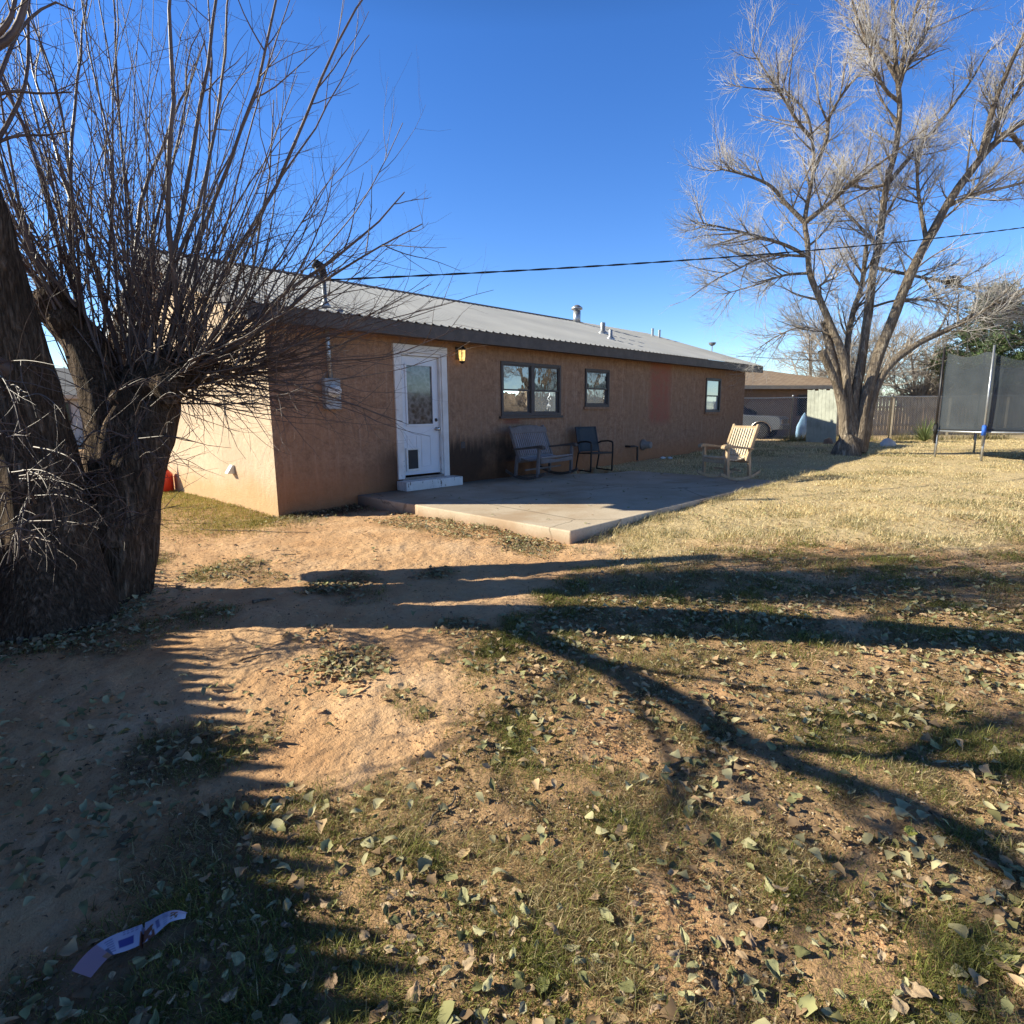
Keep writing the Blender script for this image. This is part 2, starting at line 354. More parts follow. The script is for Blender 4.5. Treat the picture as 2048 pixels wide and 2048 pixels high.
def m_ground():
    m, nt, b = new_mat('red_dirt_ground')
    p = nd(nt, 'NewGeometry').outputs['Position']
    a = noise(nt, p, 1.1, 5, .6); f = noise(nt, p, 26, 6, .65); g = noise(nt, p, 120, 4, .6); md = noise(nt, p, 6, 5, .6)
    c = ramp(nt, ((.28, (.50, .28, .14)), (.5, (.62, .38, .205)), (.74, (.70, .47, .285))), a)
    c = mixc(nt, rng_(nt, f, .5, .72, 0, .45), c, (.36, .20, .11))
    c = mixc(nt, rng_(nt, g, .58, .7, 0, .35), c, (.26, .15, .09))
    c = mixc(nt, rng_(nt, md, .55, .75, 0, .3), c, (.66, .48, .33))
    at_ = nd(nt, 'Attribute', attribute_name='cover'); sp = nd(nt, 'SeparateColor'); nt.links.new(at_.outputs['Color'], sp.inputs[0])
    gn = rng_(nt, f, .3, .7)
    thatch = ramp(nt, ((.2, (.30, .215, .11)), (.5, (.56, .44, .245)), (.8, (.74, .62, .38))), f)
    c = mixc(nt, mth(nt, 'MULTIPLY', sp.outputs[0], .85), c, thatch)
    soil = ramp(nt, ((.3, (.20, .125, .065)), (.7, (.42, .275, .15))), f)
    c = mixc(nt, mth(nt, 'MULTIPLY', sp.outputs[1], .72), c, soil)
    dark = ramp(nt, ((.3, (.07, .05, .033)), (.7, (.17, .12, .08))), f)
    c = mixc(nt, mth(nt, 'MULTIPLY', sp.outputs[2], .8), c, dark)
    nt.links.new(c, b.inputs['Base Color']); b.inputs['Roughness'].default_value = 1; b.inputs['Specular IOR Level'].default_value = .08
    v = noise(nt, mapping(nt, p, (1, 1, 1)), 9, 6, .62)
    v2 = nd(nt, 'TexVoronoi', feature='SMOOTH_F1'); v2.inputs['Scale'].default_value = 11; nt.links.new(mixc(nt, .2, p, noise(nt, p, 6, 3)), v2.inputs['Vector'])
    h = mth(nt, 'ADD', mth(nt, 'ADD', mth(nt, 'MULTIPLY', v, 1.2), mth(nt, 'MULTIPLY', f, .5)), mth(nt, 'ADD', mth(nt, 'MULTIPLY', v2.outputs[0], .35), mth(nt, 'MULTIPLY', g, .14)))
    bump(nt, b, h, .7, .035); return m
MT['ground'] = m_ground()

def m_shingle():
    m, nt, b = new_mat('brown_shingle_roof')
    tc = nd(nt, 'TexCoord').outputs['Object']
    br = nd(nt, 'TexBrick'); br.inputs['Scale'].default_value = 1; br.inputs['Row Height'].default_value = .14; br.inputs['Brick Width'].default_value = .3
    br.inputs['Color1'].default_value = (.30, .205, .13, 1); br.inputs['Color2'].default_value = (.40, .29, .19, 1); br.inputs['Mortar'].default_value = (.13, .085, .055, 1); br.inputs['Mortar Size'].default_value = .012
    nt.links.new(tc, br.inputs[0]); nt.links.new(br.outputs[0], b.inputs['Base Color']); b.inputs['Roughness'].default_value = .9
    return m
MT['shingle'] = m_shingle()
def m_net():
    m, nt, b = new_mat('black_safety_net')
    out = nt.nodes['Material Output']; b.inputs['Base Color'].default_value = (.045, .055, .065, 1); b.inputs['Roughness'].default_value = .7
    t = nd(nt, 'BsdfTransparent'); mx = nd(nt, 'MixShader')
    p = nd(nt, 'NewGeometry').outputs['Position']; n = noise(nt, p, 2.2, 4)
    nt.links.new(rng_(nt, n, .3, .7, .54, .72), mx.inputs[0]); nt.links.new(t.outputs[0], mx.inputs[1]); nt.links.new(b.outputs[0], mx.inputs[2]); nt.links.new(mx.outputs[0], out.inputs[0]); return m
MT['net'] = m_net()

# ------------------------------------------------------------------ mesh builders
class MB:
    def __init__(s): s.v = []; s.f = []
    def add(s, vs, fs):
        o = len(s.v); s.v += [tuple(map(float, q)) for q in vs]; s.f += [tuple(i+o for i in q) for q in fs]; return s
    def box(s, x0, x1, y0, y1, z0, z1):
        return s.add([(x0, y0, z0), (x1, y0, z0), (x1, y1, z0), (x0, y1, z0), (x0, y0, z1), (x1, y0, z1), (x1, y1, z1), (x0, y1, z1)],
                     [(0, 3, 2, 1), (4, 5, 6, 7), (0, 1, 5, 4), (1, 2, 6, 5), (2, 3, 7, 6), (3, 0, 4, 7)])
    def bar(s, p0, p1, w, h, up=(0, 0, 1)):
        p0 = Vector(p0); p1 = Vector(p1); d = (p1-p0).normalized(); up = Vector(up)
        if abs(d.dot(up)) > .98: up = Vector((0, 1, 0))
        a = d.cross(up).normalized(); b = a.cross(d).normalized(); vs = []
        for p in (p0, p1):
            for sa, sb in ((-1, -1), (1, -1), (1, 1), (-1, 1)): vs.append(p+a*(sa*w/2)+b*(sb*h/2))
        return s.add(vs, [(0, 1, 2, 3), (7, 6, 5, 4), (0, 4, 5, 1), (1, 5, 6, 2), (2, 6, 7, 3), (3, 7, 4, 0)])
    def tube(s, pts, r, n=8, cap=True):
        pts = [Vector(p) for p in pts]; k = len(pts); rs = r if isinstance(r, (list, tuple)) else [r]*k
        vs = []; fs = []; a = None
        for i, p in enumerate(pts):
            d = (pts[min(i+1, k-1)]-pts[max(i-1, 0)]).normalized()
            if a is None:
                q = Vector((0, 0, 1)) if abs(d.z) < .9 else Vector((1, 0, 0)); a = d.cross(q).normalized()
            else: a = (a-d*a.dot(d)).normalized()
            b = d.cross(a)
            for j in range(n):
                t = 2*PI*j/n; vs.append(p+(a*math.cos(t)+b*math.sin(t))*rs[i])
        for i in range(k-1):
            for j in range(n): fs.append((i*n+j, i*n+(j+1) % n, (i+1)*n+(j+1) % n, (i+1)*n+j))
        if cap: fs.append(tuple(range(n-1, -1, -1))); fs.append(tuple((k-1)*n+j for j in range(n)))
        return s.add(vs, fs)
    def prism(s, poly, a, b, f):            # poly of (u,w) swept from a to b; f(u,w,t)->xyz
        n = len(poly); vs = [f(u, w, a) for u, w in poly]+[f(u, w, b) for u, w in poly]
        fs = [tuple(range(n)), tuple(range(2*n-1, n-1, -1))]+[(i, i+n, (i+1) % n+n, (i+1) % n) for i in range(n)]
        return s.add(vs, fs)
    def lathe(s, prof, c=(0, 0, 0), n=20, axis='z'):
        vs = []; fs = []
        for r, h in prof:
            for j in range(n):
                t = 2*PI*j/n; q = (r*math.cos(t), r*math.sin(t), h)
                if axis == 'y': q = (q[0], q[2], q[1])
                vs.append((q[0]+c[0], q[1]+c[1], q[2]+c[2]))
        for i in range(len(prof)-1):
            for j in range(n): fs.append((i*n+j, i*n+(j+1) % n, (i+1)*n+(j+1) % n, (i+1)*n+j))
        fs.append(tuple(range(n-1, -1, -1))); fs.append(tuple((len(prof)-1)*n+j for j in range(n)))
        return s.add(vs, fs)
    def build(s, name, mat, parent=None, smooth=False, bevel=0, loc=None):
        me = bpy.data.meshes.new(name); me.from_pydata(s.v, [], s.f); me.validate()
        bm = bmesh.new(); bm.from_mesh(me); bmesh.ops.recalc_face_normals(bm, faces=bm.faces); bm.to_mesh(me); bm.free()
        return link(name, me, mat, parent, smooth, bevel, loc)
def link(name, me, mat, parent=None, smooth=False, bevel=0, loc=None):
    for q in (mat if isinstance(mat, list) else [mat]): me.materials.append(MT[q] if isinstance(q, str) else q)
    if smooth: me.polygons.foreach_set('use_smooth', [True]*len(me.polygons))
    o = bpy.data.objects.new(name, me); col.objects.link(o)
    if parent is not None: o.parent = parent
    if loc is not None: o.location = loc
    if bevel:
        b = o.modifiers.new('bevel', 'BEVEL'); b.width = bevel; b.segments = 2; b.limit_method = 'ANGLE'
    return o
def tag(o, label=None, cat=None, group=None, kind=None):
    for k, v in (('label', label), ('category', cat), ('group', group), ('kind', kind)):
        if v: o[k] = v
    return o
def thing(name, label, cat, loc=(0, 0, 0), rz=0, group=None):
    o = bpy.data.objects.new(name, None); col.objects.link(o); o.empty_display_size = .1
    o.location = loc; o.rotation_euler = (0, 0, rz); return tag(o, label, cat, group)

def np_mesh(name, V, Fq, mat, parent=None, tint=None, smooth=False):
    """V (n,3); Fq (m,3|4)"""
    me = bpy.data.meshes.new(name); n = len(V); m, k = Fq.shape
    me.vertices.add(n); me.vertices.foreach_set('co', np.ascontiguousarray(V, np.float32).ravel())
    me.loops.add(m*k); me.loops.foreach_set('vertex_index', np.ascontiguousarray(Fq, np.int32).ravel())
    me.polygons.add(m); me.polygons.foreach_set('loop_start', np.arange(0, m*k, k, dtype=np.int32))
    me.polygons.foreach_set('loop_total', np.full(m, k, np.int32))
    if smooth: me.polygons.foreach_set('use_smooth', np.ones(m, bool))
    if tint is not None:
        for nm, arr in tint.items():
            a = me.attributes.new(nm, 'FLOAT_COLOR', 'POINT'); q = np.ones((n, 4), np.float32); q[:, :3] = arr; a.data.foreach_set('color', q.ravel())
    me.update(calc_edges=True); me.validate()
    return link(name, me, mat, parent)

def tubes(P, Rd, n):
    """P (N,k,3) polylines, Rd (N,k) radii -> verts, quads"""
    N, k, _ = P.shape
    D = np.empty_like(P); D[:, 1:-1] = P[:, 2:]-P[:, :-2]; D[:, 0] = P[:, 1]-P[:, 0]; D[:, -1] = P[:, -1]-P[:, -2]
    D /= np.linalg.norm(D, axis=2, keepdims=True)+1e-9
    ref = np.where(np.abs(D[:, :1, 2:3]) < .85, np.array([0, 0, 1.]), np.array([1., 0, 0]))
    A = np.cross(D, np.broadcast_to(ref, D.shape)); A /= np.linalg.norm(A, axis=2, keepdims=True)+1e-9; B = np.cross(D, A)
    t = np.arange(n)*2*PI/n
    V = P[:, :, None, :]+(A[:, :, None, :]*np.cos(t)[None, None, :, None]+B[:, :, None, :]*np.sin(t)[None, None, :, None])*Rd[:, :, None, None]
    idx = np.arange(N*k*n).reshape(N, k, n); nx = np.roll(idx, -1, 2)
    Q = np.stack([idx[:, :-1], nx[:, :-1], nx[:, 1:], idx[:, 1:]], -1).reshape(-1, 4)
    return V.reshape(-1, 3), Q
def join(parts):
    V = []; Q = []; o = 0
    for v, q in parts: V.append(v); Q.append(q+o); o += len(v)
    return np.concatenate(V), np.concatenate(Q)
def resample(poly, k):
    p = np.array(poly, float)
    # smooth with catmull-rom
    if len(p) > 2:
        e = np.vstack([2*p[0]-p[1], p, 2*p[-1]-p[-2]]); out = []
        for i in range(1, len(e)-2):
            for t in np.linspace(0, 1, 10, endpoint=False):
                a, b, c, d = e[i-1], e[i], e[i+1], e[i+2]
                out.append(.5*((2*b)+(-a+c)*t+(2*a-5*b+4*c-d)*t*t+(-a+3*b-3*c+d)*t**3))
        p = np.array(out+[e[-2]])
    s = np.r_[0, np.cumsum(np.linalg.norm(np.diff(p, axis=0), axis=1))]; q = np.linspace(0, s[-1], k)
    return np.stack([np.interp(q, s, p[:, i]) for i in range(3)], 1)
def unit(a): return a/(np.linalg.norm(a, axis=-1, keepdims=True)+1e-9)
def spawn(P, Rd, cnt, t0, t1, L0, L1, ang, up, k, jit, rr, rtip=.35, relL=0, tpow=1., droop=0, flat=1.0):
    """cnt children per parent polyline"""
    N, kp, _ = P.shape
    pi = np.repeat(np.arange(N), cnt); M = len(pi)
    t = (t0+(t1-t0)*rng.random(M)**tpow)*(kp-1); i0 = np.minimum(t.astype(int), kp-2); w = (t-i0)[:, None]
    base = P[pi, i0]*(1-w)+P[pi, i0+1]*w; tan = unit(P[pi, i0+1]-P[pi, i0]); rb = Rd[pi, i0]*(1-w[:, 0])+Rd[pi, i0+1]*w[:, 0]
    rnd = rng.normal(size=(M, 3)); rnd[:, 2] *= flat; side = unit(rnd-tan*np.sum(rnd*tan, 1, keepdims=True))
    a = np.radians(ang[0]+(ang[1]-ang[0])*rng.random(M))[:, None]
    d = unit(tan*np.cos(a)+side*np.sin(a))
    L = (L0+(L1-L0)*rng.random(M))
    if relL: L = L*(1-relL*(t/(kp-1)))
    step = (L/(k-1))[:, None]; out = np.empty((M, k, 3)); out[:, 0] = base
    for j in range(1, k):
        d = unit(d+np.array([0, 0, up])/(k-1)+rng.normal(size=(M, 3))*jit); out[:, j] = out[:, j-1]+d*step
    r0 = np.minimum(rb*.75, rr*(.7+.6*rng.random(M))); rad = r0[:, None]*np.linspace(1, rtip, k)[None]
    return out, rad

# ------------------------------------------------------------------ world and sun
w = bpy.data.worlds.new('World'); sc.world = w; w.use_nodes = True
nt = w.node_tree; bg = nt.nodes['Background']
sky = nt.nodes.new('ShaderNodeTexSky'); sky.sky_type = 'NISHITA'; sky.sun_disc = False
SUN_EL = R_(27.5); sky.sun_elevation = SUN_EL; sky.sun_rotation = math.atan2(-.658, .753)
sky.altitude = 1300; sky.air_density = 1.0; sky.dust_density = .05; sky.ozone_density = 3.0
hs = nt.nodes.new('ShaderNodeHueSaturation'); hs.inputs['Saturation'].default_value = 1.28; hs.inputs['Value'].default_value = 1.25
hs.inputs['Saturation'].default_value = 1.26; hs.inputs['Value'].default_value = 1.2; hs.inputs['Hue'].default_value = .512
wtc = nt.nodes.new('ShaderNodeTexCoord'); wsp = nt.nodes.new('ShaderNodeSeparateXYZ'); nt.links.new(wtc.outputs['Generated'], wsp.inputs[0])
zen = ramp(nt, ((.50, (1, 1, 1)), (.64, (.55, .52, .47)), (.88, (.13, .115, .09))), wsp.outputs[2])      # sky dimmed and tinted towards the zenith, added to weaken the fill light
nt.links.new(sky.outputs[0], hs.inputs['Color']); nt.links.new(mixc(nt, 1.0, hs.outputs[0], zen, 'MULTIPLY'), bg.inputs[0]); bg.inputs[1].default_value = .118
sc.cycles.film_exposure = 1.72
sl = bpy.data.lights.new('sun', 'SUN'); sl.energy = 5.0; sl.angle = R_(.53); sl.color = (1.06, 1.0, .80)
so = bpy.data.objects.new('sun', sl); col.objects.link(so); so.location = (-20, 20, 20)
so.rotation_euler = Vector((.658*math.cos(SUN_EL), -.753*math.cos(SUN_EL), -math.sin(SUN_EL))).to_track_quat('-Z', 'Y').to_euler()
sc.view_settings.view_transform = 'Standard'; sc.view_settings.look = 'None'; sc.view_settings.exposure = 0
sc.cycles.max_bounces = 6; sc.cycles.transparent_max_bounces = 24

# ------------------------------------------------------------------ ground sheet
def build_ground():
    th = np.concatenate([np.linspace(-62, 62, 640), np.linspace(63.5, 296.5, 110)]); th = np.radians(th)
    rad = [.25]
    while rad[-1] < 900: rad.append(rad[-1]*(1.016 if rad[-1] < 14 else 1.06)+.006)
    rad = np.array(rad); nT = len(th); nR = len(rad)
    rr, tt = np.meshgrid(rad, th, indexing='ij')
    X, Y = xy(rr*np.sin(tt), rr*np.cos(tt)); x = X.ravel(); y = Y.ravel()
    z = zg(x, y)
    Z = zones(x, y)
    # small real relief: clods and foot-worn hollows on the bare dirt
    near = 1-sstep(9, 14, rr.ravel())
    z = z+near*(fbm(x*9, y*9, 3)-.5)*.028
    cover = np.stack([np.maximum(Z['dry'], Z['front']*.6), np.clip(np.maximum(np.maximum(Z['grass'], Z['strip']*.6), Z['gab']*.55), 0, 1), np.clip(np.maximum(Z['blob']*.75, Z['wall']), 0, 1)], 1)
    inside_slab = (x > PAT[0]+.03) & (x < PAT[1]-.03) & (y > PAT[2]+.03) & (y < -.0)
    z = np.where(inside_slab, z-.12, z)
    V = np.stack([x, y, z], 1); idx = np.arange(nR*nT).reshape(nR, nT); nx = np.roll(idx, -1, 1)
    Q = np.stack([idx[:-1], idx[1:], nx[1:], nx[:-1]], -1).reshape(-1, 4)
    cap = len(V); V = np.vstack([V, [CX, CY, G(CX, CY)]])
    cover = np.vstack([cover, [0, 0, 0]])
    T = np.stack([idx[0], nx[0], np.full(nT, cap), np.full(nT, cap)], -1)[:, :4]
    o = np_mesh('ground', V, Q, 'ground', None, {'cover': cover}, True)
    tag(o, kind='structure')
build_ground()

# patio slab, with a worn jog by the door corner
mb = MB()
x0, x1, yf, zt = PAT
out = [(x0, -.004), (x0, -1.32), (x0+.03, -1.5), (x0, -1.62), (x0, yf), (x1, yf), (x1, -1.25), (6.55, -1.1), (6.1, -.7), (6.0, -.004)]
mb.prism(out, -.12, zt, lambda u, v, t: (u, v, t))
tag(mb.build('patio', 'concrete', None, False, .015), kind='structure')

# ------------------------------------------------------------------ the house
HL, HD, HC = 16.03, 8.0, 2.745
SL = .334; OV = .39; OG = .38; HE = 2.93
house = thing('house', 'long single-storey brown stucco house with grey metal roof across the yard', 'house')
wins = [(4.58, 6.40, 1.42, 2.48), (7.28, 8.22, 1.60, 2.46), (13.22, 14.2, 1.44, 2.46)]
DX0, DX1, DZ0, DZ1 = 2.20, 3.11, .40, 2.50
holes = [(a, b, c, d) for a, b, c, d in wins]+[(DX0, DX1, DZ0, DZ1)]
def wall_front():
    xs = sorted({0, HL, *[h[0] for h in holes], *[h[1] for h in holes]}); zs = sorted({-.4, HC+.02, *[h[2] for h in holes], *[h[3] for h in holes]})
    mb = MB()
    for i in range(len(xs)-1):
        for j in range(len(zs)-1):
            xm = (xs[i]+xs[i+1])/2; zm = (zs[j]+zs[j+1])/2
            if any(h[0] < xm < h[1] and h[2] < zm < h[3] for h in holes): continue
            mb.add([(xs[i], 0, zs[j]), (xs[i+1], 0, zs[j]), (xs[i+1], 0, zs[j+1]), (xs[i], 0, zs[j+1])], [(0, 1, 2, 3)])
    for a, b, c, d in holes:
        mb.add([(a, 0, c), (b, 0, c), (b, 0, d), (a, 0, d), (a, .16, c), (b, .16, c), (b, .16, d), (a, .16, d)], [(0, 1, 5, 4), (1, 2, 6, 5), (2, 3, 7, 6), (3, 0, 4, 7)])
    mb.add([(0, HD, -.4), (HL, HD, -.4), (HL, HD, HC), (0, HD, HC)], [(0, 1, 2, 3)])
    mb.add([(HL, 0, -.4), (HL, HD, -.4), (HL, HD, HC), (HL, 4, 4.22), (HL, 0, HC)], [(0, 1, 2, 3, 4)])
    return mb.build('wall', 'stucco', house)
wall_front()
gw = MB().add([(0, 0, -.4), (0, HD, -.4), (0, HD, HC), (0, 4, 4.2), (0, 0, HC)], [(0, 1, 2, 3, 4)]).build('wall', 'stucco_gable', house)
gw['label'] = 'sunlit cream gable end wall'
# roof sheet with ribs
def roof_side(sgn):
    xs = []; n = int((HL+2*OG)/.17)
    prof = [(0, 0), (.30, 0), (.42, 1), (.58, 1), (.70, 0)]
    for i in range(n):
        for u, h in prof: xs.append((-OG+(i+u)*(HL+2*OG)/n, h*.022))
    xs.append((HL+OG, 0)); vs = []; fs = []
    for (x, h) in xs:
        if sgn > 0: vs += [(x, -OV-.045, HE+h-.045*SL), (x, 4, HE+SL*(4+OV)+h)]
        else: vs += [(x, HD+OV, HE+h), (x, 4, HE+SL*(4+OV)+h)]
    for i in range(len(xs)-1): fs.append((2*i, 2*i+2, 2*i+3, 2*i+1))
    mb = MB().add(vs, fs); return mb
a = roof_side(1); b = roof_side(-1); a.add(b.v, b.f)
roof = a.build('roof', 'roof', house)
ZR = HE+SL*(4+OV)
mb = MB(); mb.prism([(3.84, ZR-.025), (4, ZR+.045), (4.16, ZR-.025), (4, ZR+.02)], -OG-.01, 12.2, lambda u, v, t: (t, u, v)); mb.build('ridge_cap', 'fascia', roof)
# fascia boards and soffits
mb = MB(); mb.box(-OG, HL+OG, -OV-.02, -OV+.01, 2.705, 2.915); mb.build('fascia', 'fascia', house)
mb = MB(); mb.box(-OG+.01, HL+OG-.01, -OV+.01, .0, 2.742, 2.756)
mb.box(-OG+.01, HL+OG-.01, HD, HD+OV, 2.742, 2.756); mb.build('soffit', 'soffit', house)
for xx in (-OG, HL+OG):
    s = 1 if xx < 0 else -1
    for ya, za, yb, zb in ((-OV-.03, HE-.012, 4, ZR-.012), (HD+OV, HE-.012, 4, ZR-.012)):
        mb = MB(); mb.add([(xx, ya, za), (xx, yb, zb), (xx, yb, zb-.2), (xx, ya, za-.2), (xx+.025*s, ya, za), (xx+.025*s, yb, zb), (xx+.025*s, yb, zb-.2), (xx+.025*s, ya, za-.2)],
               [(0, 1, 2, 3), (7, 6, 5, 4), (0, 4, 5, 1), (1, 5, 6, 2), (2, 6, 7, 3), (3, 7, 4, 0)])
        mb.build('rake_board', 'fascia' if ya < 0 else 'white_vent', house)
        mb = MB(); mb.add([(xx+.025*s, ya, za-.06), (xx+.025*s, yb, zb-.06), (0 if s > 0 else HL, yb, zb-.06), (0 if s > 0 else HL, ya, za-.06)], [(0, 1, 2, 3)]); mb.build('soffit', 'soffit', house)

# windows
def window(x0, x1, z0, z1, kinds):
    w = MB(); fr = .055
    w.box(x0, x1, -.03, .05, z0, z0+fr); w.box(x0, x1, -.03, .05, z1-fr, z1); w.box(x0, x0+fr, -.03, .05, z0+fr, z1-fr); w.box(x1-fr, x1, -.03, .05, z0+fr, z1-fr)
    n = len(kinds)//2; step = (x1-x0-2*fr)/n
    for i in range(1, n): xm = x0+fr+step*i; w.box(xm-.05, xm+.05, -.036, .05, z0+fr, z1-fr)
    win = w.build('window', 'bronze', house, False, .004)
    mb = MB(); mb.box(x0-.05, x1+.05, -.055, -.0, z0-.05, z0-.003); mb.build('sill', 'bronze' if n > 1 else 'stucco', win)
    zm = z0+(z1-z0)*.485
    for i in range(n):
        a = x0+fr+step*i+(.05 if i else 0); b = x0+fr+step*(i+1)-(.05 if i < n-1 else 0)
        s = MB(); q = .028
        for (c, d, yy) in ((zm-.018, z1-fr, .0), (z0+fr, zm+.018, .022)):
            s.box(a, b, yy-.01, yy+.02, c, c+q+.006); s.box(a, b, yy-.01, yy+.02, d-q, d); s.box(a, a+q, yy-.01, yy+.02, c+q+.006, d-q); s.box(b-q, b, yy-.01, yy+.02, c+q+.006, d-q)
        s.build('sash', 'bronze', win)
        for kk, (c, d, yy) in enumerate(((zm+.016, z1-fr-q, .008), (z0+fr+q, zm-.012, .03))):
            MB().add([(a+q-.004, yy, c), (b-q+.004, yy, c), (b-q+.004, yy, d), (a+q-.004, yy, d)], [(0, 1, 2, 3)]).build('pane', kinds[2*i+kk], win)
    MB().add([(x0, .14, z0), (x1, .14, z0), (x1, .14, z1), (x0, .14, z1)], [(0, 1, 2, 3)]).build('backing', 'black_rubber', win)
    return win
window(*wins[0], ['pane_sky', 'pane_sky', 'pane_sky', 'pane_dark'])
window(*wins[1], ['pane_sky', 'pane_dark'])
window(*wins[2], ['pane_sky', 'pane_blind'])

# door
mb = MB(); c = .105
mb.box(DX0-c, DX0+.02, -.035, .03, .38, DZ1); mb.box(DX1-.02, DX1+c, -.035, .03, .36, DZ1); mb.box(DX0-c-.01, DX1+c+.01, -.042, .03, DZ1, DZ1+.125)
mb.box(DX0+.02, DX0+.05, -.01, .12, .40, DZ1); mb.box(DX1-.05, DX1-.02, -.01, .12, .40, DZ1); mb.box(DX0+.05, DX1-.05, -.01, .12, DZ1-.045, DZ1)
frame = mb.build('door_frame', 'paint', house, False, .006)
mb = MB(); a, b = DX0+.052, DX1-.052; zb, zt_ = .43, DZ1-.05
gx0, gx1, gz0, gz1 = a+.13, b-.13, 1.30, 2.30
yd = .055
mb.box(a, b, yd, yd+.04, zb, gz0); mb.box(a, b, yd, yd+.04, gz1, zt_); mb.box(a, gx0, yd, yd+.04, gz0, gz1); mb.box(gx1, b, yd, yd+.04, gz0, gz1)
for s_, (p, q, r, t) in enumerate(((gx0-.03, gx1+.03, gz0-.03, gz0+.005), (gx0-.03, gx1+.03, gz1-.005, gz1+.03), (gx0-.03, gx0+.005, gz0, gz1), (gx1-.005, gx1+.03, gz0, gz1))): mb.box(p, q, yd-.018, yd-.001, r, t)
for px in (a+.10, a+.40):                  # raised panel mouldings of the lower half
    for (p, q, r, t) in ((px, px+.22, .56, .58), (px, px+.22, 1.10, 1.12), (px, px+.02, .58, 1.10), (px+.20, px+.22, .58, 1.10)):
        if not (px < a+.2 and r < .95 and t < .9): mb.box(p, q, yd-.009, yd-.001, r, t)
door = mb.build('door', 'door_white', house, False, .003)
MB().add([(gx0, yd+.012, gz0), (gx1, yd+.012, gz0), (gx1, yd+.012, gz1), (gx0, yd+.012, gz1)], [(0, 1, 2, 3)]).build('pane', 'door_pane', door)
mb = MB(); fx0, fx1, fz0, fz1 = a+.06, a+.34, .50, .90
mb.box(fx0, fx1, yd-.03, yd-.012, fz0, fz0+.035); mb.box(fx0, fx1, yd-.03, yd-.012, fz1-.035, fz1); mb.box(fx0, fx0+.035, yd-.03, yd-.012, fz0+.035, fz1-.035); mb.box(fx1-.035, fx1, yd-.03, yd-.012, fz0+.035, fz1-.035)
mb.build('pet_door_frame', 'white_vent', door, False, .003)
MB().box(fx0+.036, fx1-.036, yd-.022, yd-.013, fz0+.036, fz1-.036).build('pet_flap', 'car_dark', door)
MB().lathe([(.012, 0), (.034, -.005), (.034, -.012), (.014, -.02), (.014, -.045), (.032, -.055), (.034, -.075), (.022, -.088), (.004, -.09)], (b-.065, yd-.002, 1.21), 16, 'y').build('door_knob', 'chrome', door, True)
MB().lathe([(.03, -.001), (.03, -.016), (.012, -.02), (.01, -.03), (.002, -.031)], (b-.065, yd-.002, 1.37), 16, 'y').build('deadbolt', 'bronze', door, True)
mb = MB(); mb.box(DX0-.0, DX1+.0, -.02, .15, .33, .40); mb.build('threshold', 'dirty_plastic', house, False, .004)

# white step in front of the door
st = MB(); st.box(-.62, .62, -.30, .30, 0, .155)
o = st.build('door_step', 'paint', None, False, .012, (2.68, -.155, .201)); o.scale = (1.0, .46, 1)
tag(o, 'white painted wooden step board below the back door', 'step')

# wall lantern
lm = MB(); lm.box(3.45, 3.55, -.015, .0, 2.44, 2.66); lm.tube([(3.5, -.01, 2.62), (3.5, -.06, 2.66), (3.5, -.11, 2.64)], .008, 6)
lm.lathe([(.02, .08), (.075, .02), (.08, .0)], (3.5, -.12, 2.60), 8); lm.lathe([(.055, -.0), (.05, -.02), (.01, -.05)], (3.5, -.12, 2.41), 8)
for k in range(4):
    t = PI/4+k*PI/2; lm.bar((3.5+.066*math.cos(t), -.12+.066*math.sin(t), 2.60), (3.5+.052*math.cos(t), -.12+.052*math.sin(t), 2.41), .009, .009)
lamp = lm.build('wall_lantern', 'black_metal', house)
MB().lathe([(.048, 0), (.056, .06), (.06, .185)], (3.5, -.12, 2.412), 10).build('lamp_glass', 'lamp_glow', lamp, True)

# electric meter, mast and weatherhead
mb = MB(); mb.box(.80, 1.06, -.11, -.0, 1.56, 2.02); mt = mb.build('electric_meter', 'meter_grey', house, False, .012)
MB().lathe([(.09, 0), (.098, -.02), (.098, -.05), (.08, -.055), (.078, -.12), (.05, -.145), (.01, -.15)], (.93, -.105, 1.83), 22, 'y').build('meter_dial', 'white_vent', mt, True)
mb = MB(); mb.tube([(.92, -.075, 2.02), (.91, -.075, 2.4), (.90, -.075, 3.45)], .033, 12); mb.lathe([(.033, 0), (.09, .02), (.04, .10)], (.905, -.075, 3.02), 14)
mast = mb.build('service_mast', 'steel', house, True)
MB().tube([(.90, -.075, 3.42), (.90, -.075, 3.52), (.87, -.085, 3.60), (.80, -.10, 3.63), (.74, -.12, 3.57)], [.045, .055, .062, .055, .04], 12).build('weatherhead', 'black_rubber', mast, True)
mb = MB()
for k in range(3): mb.tube([(.76, -.12, 3.58), (.73, -.16-.03*k, 3.48), (.76, -.2-.02*k, 3.40), (.86, -.16, 3.38+.02*k), (.90, -.11, 3.41)], .008, 5)
mb.build('service_wires', 'cable', mast)

